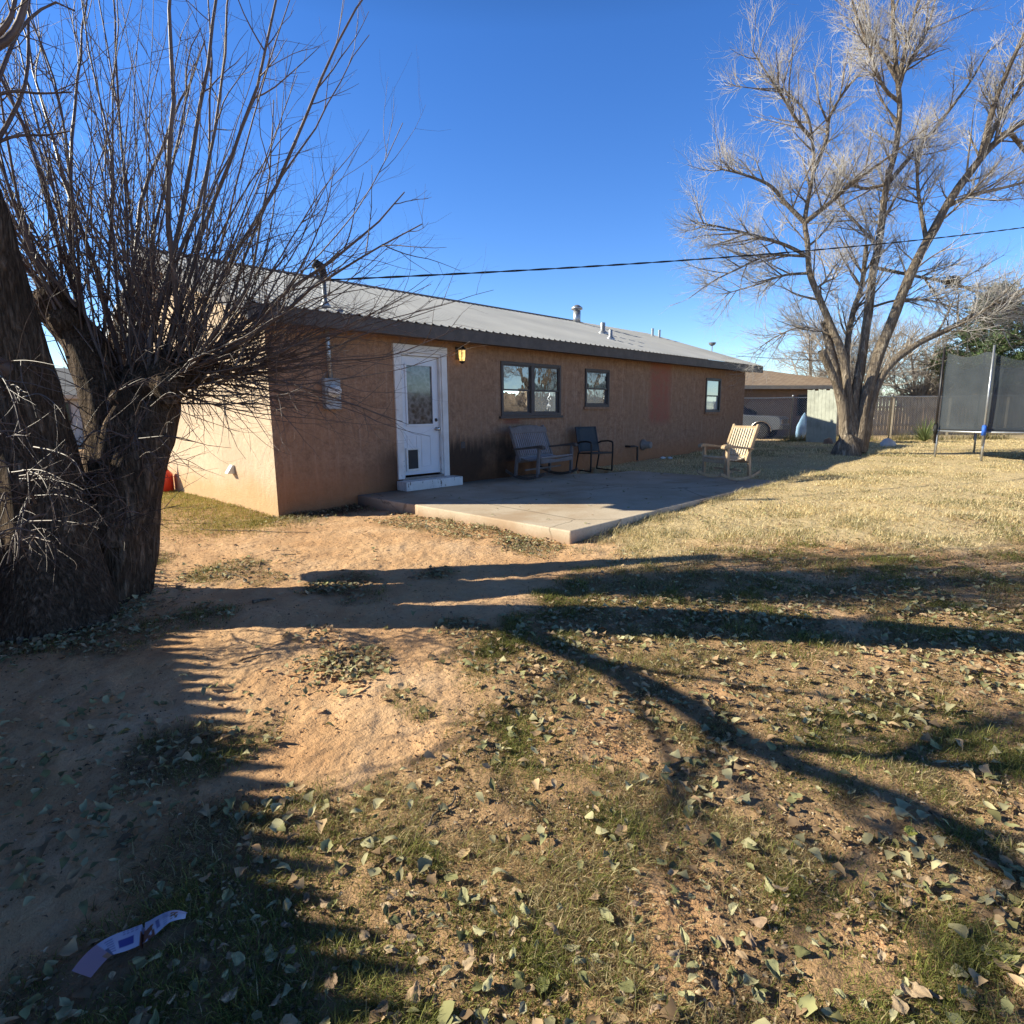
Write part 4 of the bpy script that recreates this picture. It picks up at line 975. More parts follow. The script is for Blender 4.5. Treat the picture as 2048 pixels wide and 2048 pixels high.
def pine(u, d, h, wd):
    b = at(u, 860, d); b[2] = .3; root = thing('pine_tree', 'dark green pine tree standing behind the trampoline at the far right', 'tree', tuple(b))
    MB().tube([(0, 0, -.2), (.1, 0, h*.5), (0, .1, h*.93)], [.24, .16, .05], 10).build('trunk', 'bark_dark', root, True)
    N = 130; P = np.zeros((N, 6, 3))
    for i in range(N):
        t = rng.uniform(.28, .98); a = rng.uniform(0, 2*PI); L = wd*(1.05-t**1.7)*rng.uniform(.65, 1.1)
        for j in range(6):
            s = j/5; P[i, j] = (math.cos(a)*L*s, math.sin(a)*L*s, h*t+s*L*.28+rng.normal()*.05)
    Rr = np.full((N, 6), .02); tw_ = spawn(P, Rr, 16, .15, 1, .25, .6, (20, 75), .15, 4, .12, .01, .6)
    V, Q = join([tubes(P, Rr, 4), tubes(*tw_, 3)]); np_mesh('branches', V, Q, 'twig_bg', root)
    pts = tw_[0].reshape(-1, 3); base = np.repeat(pts, 7, 0); M = len(base)
    dr = unit(rng.normal(size=(M, 3))+np.array([0, 0, .5])); ln = rng.uniform(.10, .22, (M, 1)); sd = unit(np.cross(dr, rng.normal(size=(M, 3))))*.022
    V = np.stack([base-sd, base+sd, base+dr*ln+rng.normal(size=(M, 3))*.01], 1).reshape(-1, 3); Q = np.arange(M*3).reshape(-1, 3)
    c = np.array([.085, .125, .05])*rng.uniform(.5, 1.7, (M, 1))*np.array([1, 1, 1]); c = np.repeat(c, 3, 0)
    np_mesh('crown', V, Q, 'needle', root, {'tint': c})
pine(1962, 30, 7.0, 3.3)

def spiky(name, label, u, v, d, n, L, colr, cat='plant'):
    b = at(u, v, d); b[2] = G(b[0], b[1]); V = []; Q = []; C = []
    for i in range(n):
        a = rng.uniform(0, 2*PI); e = rng.uniform(.25, 1.4); l = L*rng.uniform(.6, 1.1); dv = np.array([math.cos(a)*math.cos(e), math.sin(a)*math.cos(e), math.sin(e)]); sd = np.array([-math.sin(a), math.cos(a), 0])*.018
        o_ = len(V); V += [-sd, sd, dv*l*.5+sd, dv*l*.5-sd, dv*l+np.array([0, 0, -.12*l*math.cos(e)])]; Q += [(o_, o_+1, o_+2, o_+3), (o_+3, o_+2, o_+4, o_+4)]; C += [np.array(colr)*rng.uniform(.6, 1.4)]*5
    me = np.array(V); F4 = np.array([q for q in Q if q[2] != q[3]]); F3 = np.array([q[:3] for q in Q if q[2] == q[3]])
    F4t = np.concatenate([F4[:, [0, 1, 2]], F4[:, [0, 2, 3]], F3]); o = np_mesh(name, me, F4t, 'blade', None, {'tint': np.array(C)}); o.location = b
    return tag(o, label, cat)
spiky('yucca_plant', 'green spiky yucca in front of the wooden fence, left of the trampoline', 1848, 885, 22.0, 120, .95, (.20, .24, .10))

# ------------------------------------------------------------------ fences
def gfence(p, z=.4): return gz_(p[0], p[1], z)
A = gz_(1580, 882, .27)[:2]; Bp = gz_(1780, 880, .27)[:2]; dv = (Bp-A)/np.linalg.norm(Bp-A)
cf = thing('chain_link_fence', 'galvanised chain-link fence with pipe rail at the back of the yard', 'fence', (A[0], A[1], .25))
mb = MB(); H = 1.74
sts = [-4.0, -.6, 0, 3.54, 6.9, 9.9]
zf = lambda s: G(*(A+dv*s))-.25
for s in (0, 3.9, 7.8, 11.5, -3.2):
    x, y = dv*s; z = zf(s); MB().lathe([(.03, -.2), (.03, H), (.036, H+.005), (.03, H+.05), (.005, H+.07)], (x, y, z), 10).build('post', 'steel', cf, True)
mb = MB(); ss = np.linspace(-3.2, 11.5, 30); mb.tube([(dv[0]*s, dv[1]*s, zf(s)+H-.04) for s in ss], .021, 8); mb.build('top_rail', 'steel', cf, True)
P = []
for s in np.arange(-3.2, 11.5, .09):
    for sg in (1, -1):
        pts = []; nrm = np.array([-dv[1], dv[0]])*.006
        for j in range(2):
            t = j; ssv = np.clip(s+sg*t*(H-.1), -3.2, 11.5); hh = abs(ssv-s); pts.append((*(dv*ssv+nrm*sg), zf(ssv)+.04+hh))
        P.append(pts)
P = np.array(P); V, Q = tubes(P, np.full(P.shape[:2], .0045), 3); np_mesh('wire_mesh', V, Q, 'steel', cf)

def board_fence(name, label, p0, p1, h, mat, bw=.145, dog=True, rails=(), rail_side=1, gap=.004, posts=2.4, zfn=None, lift=.04):
    p0 = np.array(p0, float); p1 = np.array(p1, float); L = np.linalg.norm(p1-p0); d = (p1-p0)/L; nrm = np.array([-d[1], d[0]])*rail_side
    root = thing(name, label, 'fence', (p0[0], p0[1], 0)); mb = MB(); n = int(L/bw)
    for i in range(n):
        s0 = i*bw+gap/2; s1 = (i+1)*bw-gap/2; hh = h+rng.normal()*.018; z = G(*(p0+d*s0))-.0+lift; tl = rng.normal()*.004
        c = .06 if dog else .002
        poly = [(s0, z), (s1, z), (s1+tl, z+hh-c*2.6), (s1-c+tl, z+hh), (s0+c+tl, z+hh), (s0+tl, z+hh-c*2.6)]
        mb.prism(poly, -.009, .009, lambda u, v, t: (d[0]*u+nrm[0]*t, d[1]*u+nrm[1]*t, v))
    mb.build('boards', mat, root)
    for rz in rails:
        z0 = G(*p0); z1 = G(*p1); o_ = nrm*.03
        MB().bar((o_[0], o_[1], z0+rz), (d[0]*L+o_[0], d[1]*L+o_[1], z1+rz), .038, .09).build('rail', mat, root)
    for s in np.arange(.3, L, posts):
        q = d*s+nrm*.075; z = G(*(p0+d*s)); MB().box(q[0]-.045, q[0]+.045, q[1]-.045, q[1]+.045, z-.3, z+h-.05).build('post', mat, root)
    return root
# picket fence that runs down the left side of the yard and throws the toothed shadow
fx = lambda y: -4.42+.178*y
pf = board_fence('picket_fence', 'tall wooden pointed picket fence along the left side of the yard', (fx(-9.2), -9.2), (fx(2.2), 2.2), 1.80, 'fence_wood', .145, True, (.35, 1.45), 1, .003)
# boarded fence behind the chain link
w0 = at(1655, 870, 26.6); w1 = at(2230, 880, 25.6)
board_fence('board_fence', 'weathered brown board fence with two rails behind the chain-link mesh', (w0[0], w0[1]), (w1[0], w1[1]), 1.74, 'fence_pale', .15, False, (.5, 1.3), -1, .022, 2.4)

board_fence('board_fence', 'unseen board fence added to hide the bright horizon mirrored in the windows', (8, -24), (52, -24), 2.6, 'fence_wood', .3, False, (.45, 1.9), 1, .012, 4)  # added out of view to block the pale horizon in the pane reflections
# grey plank panel leaning by the fence
pb = gz_(1612, 884, .27); pe_ = gz_(1668, 886, .27); d = unit((pe_-pb)*np.array([1, 1, 0])); mb = MB()
o = thing('plank_panel', 'grey-green weathered plank panel propped up left of the bare tree', 'panel', (pb[0], pb[1], G(pb[0], pb[1])))
for i in range(8): mb.prism([(i*.14+.003, 0), ((i+1)*.14-.003, 0), ((i+1)*.14-.003, 1.95+.03*math.sin(i*2.1)), (i*.14+.003, 1.95+.03*math.sin(i*2.1+1))], -.01, .01, lambda u, v, t: (d[0]*u-d[1]*t-v*.06, d[1]*u+d[0]*t+v*.02, v))
mb.build('planks', 'panel_wood', o)
for z in (.3, 1.4): MB().bar((d[0]*.02-d[1]*.03-z*.06, d[1]*.02+d[0]*.03, z), (d[0]*1.1-d[1]*.03-z*.06, d[1]*1.1+d[0]*.03, z), .03, .09).build('batten', 'panel_wood', o)
# blue bundle by it
bb = gz_(1598, 881, .27); mb = MB(); n = 22; prof = []
V = []; Q = []
for i in range(13):
    t = i/12; w_ = .26*(math.sin(PI*min(1, t*.93+.07))**.7)*(1-.45*t); h = .03+t*1.12
    for j in range(n):
        a = 2*PI*j/n; rr = w_*(1+.16*mnoise.noise(Vector((math.cos(a)*2, math.sin(a)*2, t*5)))+.1*math.cos(3*a+t*4)); V.append((RH[0]*(rr*math.cos(a)+t*.16)+FH[0]*rr*.5*math.sin(a), RH[1]*(rr*math.cos(a)+t*.16)+FH[1]*rr*.5*math.sin(a), h))
idx = np.arange(13*n).reshape(13, n); nx = np.roll(idx, -1, 1); Q = np.stack([idx[:-1], nx[:-1], nx[1:], idx[1:]], -1).reshape(-1, 4)
o = np_mesh('blue_bundle', np.array(V), Q, 'blue_sheet', None, None, True); o.location = (bb[0], bb[1], G(bb[0], bb[1])-.03)
tag(o, 'light blue plastic bundle hanging on the fence left of the plank panel', 'bundle')
# white stone
def rock(name, label, loc, s, mat, cat='rock'):
    bm = bmesh.new(); bmesh.ops.create_icosphere(bm, subdivisions=3, radius=1)
    for v in bm.verts:
        v.co *= 1+.25*mnoise.noise(v.co*1.3+Vector(loc)); v.co = Vector((v.co.x*s[0], v.co.y*s[1], v.co.z*s[2]))
    me = bpy.data.meshes.new(name); bm.to_mesh(me); bm.free(); o = link(name, me, mat, None, True, 0, loc); return tag(o, label, cat)
q = gz_(1775, 893, .27); rock('white_stone', 'white stone lying on the grass right of the bare tree', (q[0], q[1], G(q[0], q[1])+.06), (.30, .22, .19), 'white_rock')
q = gz_(1632, 887, .27); rock('brick_lump', 'dark red lump at the foot of the plank panel', (q[0], q[1]-.4, G(q[0], q[1])+.05), (.2, .16, .18), 'nbr_wall', 'rubble')
q = gz_(1738, 872, .27); o = MB().bar((0, 0, 0), (.28, -.1, .8), .02, .14).build('white_board', 'white_vent', None, False, 0, (q[0], q[1], G(q[0], q[1]))); tag(o, 'short white board leaning against the fence right of the bare tree', 'board')
for i, (px, py) in enumerate(((1325, 917), (1339, 917))):
    q = gz_(px, py, .24); rock('paper_scrap', ('larger' if i == 0 else 'smaller')+' white scrap on the ground by the house wall, beyond the metal chair', (q[0], q[1], G(q[0], q[1])+.03), (.10-.03*i, .07, .035), 'white_rock', 'litter')
# red thing by the gable
gx, gy = -.22, 4.75; mb = MB(); mb.lathe([(.16, 0), (.19, .03), (.19, .36), (.12, .46), (.05, .48)], (0, 0, 0), 18); mb.tube([(.1, 0, .42), (0, 0, .56), (-.12, 0, .44)], .02, 8)
o = thing('red_container', 'red plastic container standing against the sunlit gable wall', 'container', (gx, gy, G(gx, gy)-.02)); mb.build('body', 'red_plastic', o, True)
MB().lathe([(.035, .0), (.035, .08), (.012, .2)], (.06, -.08, .46), 10).build('spout', 'car_dark', o)

# ------------------------------------------------------------------ parked car beyond the house corner
def car():
    fr = gz_(1574, 877, .27); fd = unit(RH*.80-FH*.60); fd[2] = 0; ang = math.atan2(fd[1], fd[0]); L = 4.7
    root = thing('parked_car', 'dull silver-blue older car parked behind the corner of the house', 'car', (fr[0]-fd[0]*.05, fr[1]-fd[1]*.05, .265), ang); root.scale = (.97, .97, .97)
    # local: +x forward, origin at front bumper on the ground
    def arch(cx, r=.42):
        return [(cx+r*math.cos(t), .34+r*math.sin(t)) for t in np.linspace(PI*.97, PI*.03, 12)]
    W = .86
    low = [(-4.7, .45), (-4.3, .36)]+arch(-3.72)+[(-3.2, .33), (-1.35, .33)]+arch(-.88)+[(-.38, .40), (-.10, .42), (-.06, .62), (-.10, .90), (-.24, .98), (-1.5, 1.06), (-1.62, 1.08), (-4.62, 1.08), (-4.7, .9)]
    mb = MB(); mb.prism(low, -W, W, lambda u, v, t: (u, t, v)); mb.build('body', 'car_paint', root, False, .05)
    cab = [(-1.6, 1.06), (-2.2, 1.62), (-2.5, 1.68), (-4.3, 1.68), (-4.62, 1.07)]
    mb = MB(); mb.prism(cab, -.72, .72, lambda u, v, t: (u, t*(1-.10*(v-1.06)), v)); mb.build('cabin', 'car_dark', root, False, .03)
    for s in (-1, 1):
        for cx in (-.88, -3.72):
            w = MB(); w.lathe([(.20, -.10), (.30, -.11), (.345, -.08), (.345, .08), (.30, .11), (.20, .10)], (cx, s*(W-.10), .345), 24, 'y'); wh = w.build('wheel', 'black_rubber', root, True)
            MB().lathe([(.02, -.075*s if False else -.1), (.19, -.09), (.205, -.06), (.205, .06), (.19, .09), (.02, .1)], (cx, s*(W-.10), .345), 18, 'y').build('rim', 'steel', wh, True)
        MB().box(-.10, -.045, s*.62-.17, s*.62+.17, .66, .86).build('headlight', 'chrome', root, False, .02)
        mb = MB(); mb.tube([(-.88+.45*math.cos(t), s*(W+.004), .34+.45*math.sin(t)) for t in np.linspace(PI, 0, 16)], .022, 6); mb.build('arch_trim', 'chrome', root)
    MB().box(-.12, .06, -.88, .88, .42, .60).build('bumper', 'car_dark', root, False, .03)
    MB().box(-.085, -.05, -.43, .43, .66, .86).build('grille', 'car_dark', root, False, .01)
    mb = MB(); mb.bar((-1.5, .76, 1.12), (-1.9, .80, 1.30), .05, .14); mb.build('mirror', 'car_dark', root)
    return root, fr, fd
car()

# ------------------------------------------------------------------ neighbouring houses
def hip_house(name, label, c, ang, L, Dp, hw, rise, mw, mr, over=.5):
    root = thing(name, label, 'house', (c[0], c[1], .2), ang)
    mb = MB(); mb.box(-L/2, L/2, -Dp/2, Dp/2, 0, hw); mb.build('wall', mw, root)
    a, b = L/2+over, Dp/2+over; k = max(.1, a-b*.95)
    mb = MB(); mb.add([(-a, -b, hw), (a, -b, hw), (a, b, hw), (-a, b, hw), (-k, 0, hw+rise), (k, 0, hw+rise)], [(0, 1, 5, 4), (1, 2, 5), (2, 3, 4, 5), (3, 0, 4), (3, 2, 1, 0)]); rf_ = mb.build('roof', mr, root)
    mb = MB(); mb.box(-a-.02, a+.02, -b-.02, -b+.02, hw-.16, hw+.005); mb.box(-a-.02, a+.02, b-.02, b+.02, hw-.16, hw+.005); mb.box(-a-.02, -a+.02, -b+.02, b-.02, hw-.16, hw+.005); mb.box(a-.02, a+.02, -b+.02, b-.02, hw-.16, hw+.005); mb.build('fascia', 'tan_trim', root)
    for wx in (-L*.25, L*.2):
        mb = MB(); mb.box(wx-.6, wx+.6, -Dp/2-.04, -Dp/2-.003, 1.0, 2.0); wn = mb.build('window', 'bronze', root); MB().add([(wx-.54, -Dp/2-.045, 1.06), (wx+.54, -Dp/2-.045, 1.06), (wx+.54, -Dp/2-.045, 1.94), (wx-.54, -Dp/2-.045, 1.94)], [(0, 1, 2, 3)]).build('pane', 'pane_dark', wn)
    return root
c = at(1455, 800, 31); n_ang = math.atan2(RH[1], RH[0])+.22
hip_house('brown_house', 'brown stucco house with brown shingle roof beyond the parked car', c, n_ang, 10.5, 7, 2.42, 1.0, 'nbr_wall', 'shingle')
c = at(2085, 800, 36); hip_house('dark_roofed_house', 'house with low dark roof seen through the trampoline net', c, math.atan2(RH[1], RH[0])-.1, 11, 8, 2.6, 1.9, 'nbr_wall', 'dark_roof')
c = at(90, 830, 30); hip_house('pale_house', 'pale house with grey roof glimpsed between the forked trunks', c, math.atan2(RH[1], RH[0])+.3, 9, 7, 2.3, 1.5, 'pale_wall', 'grey_roof')
q = at(137, 872, 15); o = MB().lathe([(.05, -.3), (.05, 1.15), (.02, 1.2)], (0, 0, 0), 10).build('white_post', 'white_vent', None, True, 0, (q[0], q[1], 0)); tag(o, 'short white post seen between the forked trunks', 'post')

# ------------------------------------------------------------------ trampoline
def trampoline():
    pA = np.array([14.55, -5.62]); pB = np.array([13.82, -6.62]); m_ = (pA+pB)/2; ch = np.linalg.norm(pB-pA); n = 8; R = ch/2/math.sin(PI/n)
    nv = np.array([pA[1]-pB[1], pB[0]-pA[0]])/ch
    if nv@RH[:2] < 0: nv = -nv
    c = m_+nv*R*math.cos(PI/n); zb = G(*c)-.01
    root = thing('trampoline', 'round trampoline with black safety net at the right edge of the yard', 'trampoline', (c[0], c[1], zb)); th0 = math.atan2(*(pA-c)[::-1]); sg = 1
    d1 = math.atan2(*(pB-c)[::-1])-th0; d1 = (d1+PI) % (2*PI)-PI; sg = 1 if d1 > 0 else -1
    pos = lambda k, r=R: (r*math.cos(th0+sg*k*2*PI/n), r*math.sin(th0+sg*k*2*PI/n))
    hm, ht = .66, 2.62
    mb = MB(); mb.tube([(*pos(i/6, R-.05), hm) for i in range(6*n+1)], .026, 8, False); mb.build('rim', 'steel', root, True)
    mb = MB(); vs = []; fs = []
    for i in range(48):
        t = i/6; vs += [(*pos(t, R-.02), hm+.045), (*pos(t, R-.30), hm+.045)]
    fs = [(2*i, (2*i+2) % 96, (2*i+3) % 96, 2*i+1) for i in range(48)]; mb.add(vs, fs); mb.build('rim_pad', 'black_metal', root)
    mb = MB(); mb.add([(*pos(i/6, R-.30), hm+.02) for i in range(48)], [tuple(range(48))]); mb.build('jump_mat', 'black_rubber', root)
    for k in range(n):
        x, y = pos(k); x2, y2 = pos(k, R+.05)
        MB().tube([(x, y, -.03), (x, y, hm)], .024, 8).build('leg', 'steel', root, True)
        tl = 1.03 if k % 2 == 0 else 1.0
        pl = MB().tube([(x2, y2, .35), (x2*1.0, y2*1.0, ht*tl)], .022, 8).build('pole', 'black_metal' if k != 1 else 'steel', root, True)
        MB().tube([(x2, y2, hm-.07), (x2, y2, hm+.16)], .045, 10).build('foam_sleeve', 'blue_foam' if k == 1 else 'black_rubber', pl, True)
    vs = []; fs = []; M_ = 8
    for i in range(n*6):
        t = i/6; fr_ = (i % 6)/6; k = i//6; xa, ya = pos(k, R-.02); xb, yb = pos(k+1, R-.02); x = xa+(xb-xa)*fr_; y = ya+(yb-ya)*fr_
        sag = .16*math.sin(PI*fr_)*(1 if k in (0,) else 1.3); top = ht*(1.0 if k == 0 else .95)-.04-sag
        for j in range(M_+1):
            s = j/M_; pinch = 1-.03*math.sin(PI*fr_)*math.sin(PI*s); vs.append((x*pinch, y*pinch, hm+.03+(top-hm-.03)*s))
    m2 = M_+1; tot = n*6
    for i in range(tot):
        for j in range(M_): fs.append((i*m2+j, ((i+1) % tot)*m2+j, ((i+1) % tot)*m2+j+1, i*m2+j+1))
    MB().add(vs, fs).build('safety_net', 'net', root, True)
trampoline()

# ------------------------------------------------------------------ grass (uncountable)
def scatter(N, r0, r1, f0, f1, fpow=1.):
    f = f0+(f1-f0)*rng.random(N)**fpow; r = np.interp(rng.random(N), [0, 1], [0, 1])*(r1-r0)+r0
    return r, f
def frustum_pts(N, f0, f1, pw=1.0):
    f = (f0**pw+(f1**pw-f0**pw)*rng.random(N))**(1/pw); r = (rng.random(N)*2-1)*(.95*f+.35); x, y = xy(r, f); return x, y, f
def blades(x, y, L, W, lean, colA, up0=.25):
    N = len(x); z = zg(x, y)-.004; a = rng.random(N)*2*PI; e = np.clip(rng.normal(lean, .33, N), up0*.3, 1.5)
    dh = np.stack([np.cos(a), np.sin(a)], 1); sd = np.stack([-np.sin(a), np.cos(a), 0*a], 1)*(W/2)[:, None]
    b = np.stack([x, y, z], 1); m_ = b.copy(); m_[:, :2] += dh*(L*.5*np.cos(e))[:, None]; m_[:, 2] += L*.5*np.sin(e)
    e2 = e-rng.uniform(.2, .9, N); t = m_.copy(); t[:, :2] += dh*(L*.5*np.cos(e2))[:, None]; t[:, 2] += L*.5*np.sin(e2); t[:, 2] = np.maximum(t[:, 2], z+.004)
    V = np.stack([b-sd, b+sd, m_-sd*.75, m_+sd*.75, t], 1).reshape(-1, 3); i = np.arange(N)[:, None]*5
    Q = np.concatenate([i+[0, 1, 3], i+[0, 3, 2], i+[2, 3, 4]]).reshape(-1, 3)
    return V, Q, np.repeat(colA, 5, 0)
def palette(N, cols, wts):
    k = rng.choice(len(cols), N, p=np.array(wts)/sum(wts)); return np.array(cols)[k]*rng.uniform(.65, 1.35, (N, 1))
_pa, _pb = gz_(165, 1966, 0), gz_(376, 1856, 0)
def ok_(x, y):
    t = np.clip(((x-_pa[0])*(_pb[0]-_pa[0])+(y-_pa[1])*(_pb[1]-_pa[1]))/((_pb-_pa)[:2]@(_pb-_pa)[:2]), 0, 1)
    return ~blocked(x, y) & (np.hypot(x-_pa[0]-t*(_pb[0]-_pa[0]), y-_pa[1]-t*(_pb[1]-_pa[1])) > .026)
# green and dead blades mixed, near ground
x, y, f = frustum_pts(1500000, 1.0, 8.0, 1.2); Z = zones(x, y); n_cl = fbm(x*5.5, y*5.5, 2)
den = np.clip(Z['grass']*(.3+.7*sstep(.30, .55, n_cl))*1.0+Z['blob']*.55+Z['strip']*.35+Z['wall']*.15, 0, 1)*np.clip(.25+.75*(f > 0), 0, 1)
keep = (rng.random(len(x)) < den*np.clip(1.25-.09*f, .3, 1)) & ok_(x, y); x, y, f = x[keep], y[keep], f[keep]; N = len(x)
gn = fbm(x*2.1+5, y*2.1, 3); gr = rng.random(N) < sstep(.38, .62, gn)*.6+.14
cG = palette(N, [(.22, .235, .06), (.30, .305, .09), (.15, .165, .05), (.40, .37, .13)], [4, 3, 3, 1.5]); cD = palette(N, [(.54, .43, .23), (.42, .31, .165), (.66, .55, .32), (.27, .19, .10)], [3, 3, 2, 2])
cc = np.where(gr[:, None], cG, cD)
L = np.where(gr, rng.uniform(.024, .070, N), rng.uniform(.02, .08, N)); W = rng.uniform(.0016, .003, N)*(1+.22*np.maximum(0, f-2))
L = L*(.45+.68*sstep(.35, .7, fbm(x*4+20, y*4+90, 3))); V, Q, C = blades(x, y, L, W, np.where(gr, .8, .3), cc); print('grass', N)
tag(np_mesh('grass', V, Q, 'blade', None, {'tint': C}), 'short patchy green and dead grass over the red dirt', 'grass', None, 'stuff')
# dry lawn
x, y, f = frustum_pts(950000, 4.6, 24, .8); Z = zones(x, y); den = np.clip(Z['dry']*1.0+Z['front']*1.3*(f > 5), 0, 1)*(.30+.70*sstep(.36, .58, fbm(x*2.3, y*2.3, 4)))
keep = (rng.random(len(x)) < den) & ok_(x, y); x, y, f = x[keep], y[keep], f[keep]; N = len(x)
gn = fbm(x*.8+15, y*.8, 3); cc = palette(N, [(.84, .70, .40), (.90, .79, .50), (.74, .59, .33), (.54, .41, .21), (.44, .39, .17)], [4, 3, 3, 1.2, .9])
cc = np.where((rng.random(N) < .35*sstep(.5, .68, gn))[:, None], palette(N, [(.15, .16, .06), (.22, .21, .09)], [1, 1]), cc)
L = rng.uniform(.02, .06, N)*(.7+1.3*sstep(.4, .7, fbm(x*1.1+70, y*1.1, 3)))*(1+.5*Z['front'][keep]); W = rng.uniform(.0025, .0045, N)*(1+.16*np.maximum(0, f-4)); V, Q, C = blades(x, y, L, W, np.full(N, .75), cc); print('dry', N)
tag(np_mesh('dry_lawn', V, Q, 'blade', None, {'tint': C}), 'pale straw-coloured dry lawn on the right of the yard', 'grass', None, 'stuff')
# tall weeds: patio edges, gable foot, fence foot
xs = []; ys = []; kinds = []
def weeds(n, fx_, kind):
    for i in range(n):
        a = fx_(); xs.append(a[0]); ys.append(a[1]); kinds.append(kind)
def clump(cx, cy, s): return lambda: (cx+rng.normal()*s, cy+rng.normal()*s)
weeds(26000, lambda: (-abs(rng.normal())*.75-.03, rng.uniform(-.3, 6.5)), 0)
weeds(4000, lambda: (rng.normal()*.5-.5, rng.normal()*.35-.25), 0)
for i in range(26):
    t = rng.uniform(2.0, 7.3); weeds(60, clump(t, -4.47-abs(rng.normal())*.06, .07), 1)
for (px, py, k) in ((1290, 1030, 260), (1330, 1018, 200), (1380, 1008, 160), (1475, 985, 200), (1255, 1045, 220), (1205, 1075, 160), (1050, 1085, 120), (980, 1050, 160), (890, 1035, 140), (600, 1030, 120), (1180, 1092, 120)):
    q = gz_(px, py, .12); weeds(k, clump(q[0], q[1], .09), 1)
for i in range(40):
    s = rng.uniform(-1, 9); q = A+dv*s-np.array([.3, .2])*rng.random(); weeds(60, clump(q[0], q[1], .18), 2)
weeds(2500, lambda: (rng.uniform(.1, 1.25), -abs(rng.normal())*.25-.02), 3)
x = np.array(xs); y = np.array(ys); kd = np.array(kinds); kp = ok_(x, y); x, y, kd = x[kp], y[kp], kd[kp]; N = len(x); f = rf(x, y)[1]
cc = np.where((kd == 0)[:, None], palette(N, [(.34, .29, .07), (.24, .25, .06), (.42, .33, .13)], [3, 2, 2]), np.where((kd == 1)[:, None], palette(N, [(.48, .42, .26), (.36, .29, .16), (.25, .25, .12)], [3, 2, 1]), np.where((kd == 3)[:, None], palette(N, [(.10, .07, .045), (.2, .14, .09)], [1, 1]), palette(N, [(.26, .22, .10), (.36, .3, .17), (.18, .2, .08)], [2, 2, 1]))))
L = np.where(kd == 2, rng.uniform(.12, .45, N), np.where(kd == 1, rng.uniform(.05, .15, N), rng.uniform(.03, .09, N))); V, Q, C = blades(x, y, L, .003*(1+.15*np.maximum(0, f-4)), np.where(kd == 2, 1.1, .75), cc)
tag(np_mesh('weeds', V, Q, 'blade', None, {'tint': C}), 'tufts of dry weeds along the patio edge, gable wall and fence', 'weeds', None, 'stuff')

# ------------------------------------------------------------------ fallen leaves
def leaf_shape(seed, nL=12, nW=7, lo=False):
    r = np.random.default_rng(seed); kx = r.uniform(-16, 16); ky = r.uniform(-40, 40); fold = r.uniform(0, .8); tw_ = r.uniform(-.9, .9); wd = r.uniform(.20, .44); asy = r.uniform(.6, 1.0)
    V = np.zeros((nL, nW, 3))
    for i in range(nL):
        t = i/(nL-1); hw = wd*(math.sin(PI*t**asy)**.75)*(1-.25*t)+.012
        for j in range(nW):
            s = -1+2*j/(nW-1); x = (t-.5); yv = hw*s*(1+(.07 if nW > 5 else .13)*r.normal()*abs(s)+.14*math.sin(9*t+ky+s*2))+.06*math.sin(3.4*t+kx); z = fold*abs(yv)+kx*.06*(x*x)+ky*.06*yv*yv*.5+tw_*x*yv+.05*math.sin(7*x+5*s+kx)+r.normal()*.012
            V[i, j] = (x, yv, z)
    V[:, :, 2] -= V[:, :, 2].min(); V = V.reshape(-1, 3); idx = np.arange(nL*nW).reshape(nL, nW)
    Q = np.stack([idx[:-1, :-1], idx[1:, :-1], idx[1:, 1:], idx[:-1, 1:]], -1).reshape(-1, 4)
    if not lo: # stem
        sv, sq = tubes(np.array([[(-.5, 0, V[2, 2]), (-.6, .02, .02), (-.72, .06, .03)]]), np.full((1, 3), .012), 4); sq = sq+len(V); V = np.vstack([V, sv]); Q = np.vstack([Q, sq])
    return V, Q
lv = {}
for kind in ('green', 'tan', 'olive'):
    lv[kind] = []
    for s in range(6):
        V, Q = leaf_shape(s*7+len(kind)); me = bpy.data.meshes.new('leaf'); me.from_pydata([tuple(q) for q in V], [], [tuple(q) for q in Q]); me.materials.append(MT['leaf_'+kind]); me.polygons.foreach_set('use_smooth', [True]*len(me.polygons)); lv[kind].append(me)
V, Q = leaf_shape(99); yme = bpy.data.meshes.new('leaf'); yme.from_pydata([tuple(q) for q in V], [], [tuple(q) for q in Q]); yme.materials.append(MT['leaf_yellow'])
def leaf_density(x, y):
    Z = zones(x, y); r, f = rf(x, y); n = fbm(x*2.6+31, y*2.6, 3); n2 = fbm(x*7+3, y*7+50, 2)
    return np.clip(Z['inside']*(1-.75*Z['dry'])*(.25+.75*sstep(.42, .62, n))*1.25*(1-.84*sstep(3.2, 5.2, f))+Z['blob']*(.45+.55*(n2 > .45))+Z['strip']*.75+Z['wall']*.3+.02+Z['gab']*.25*(n > .5), 0, 1)
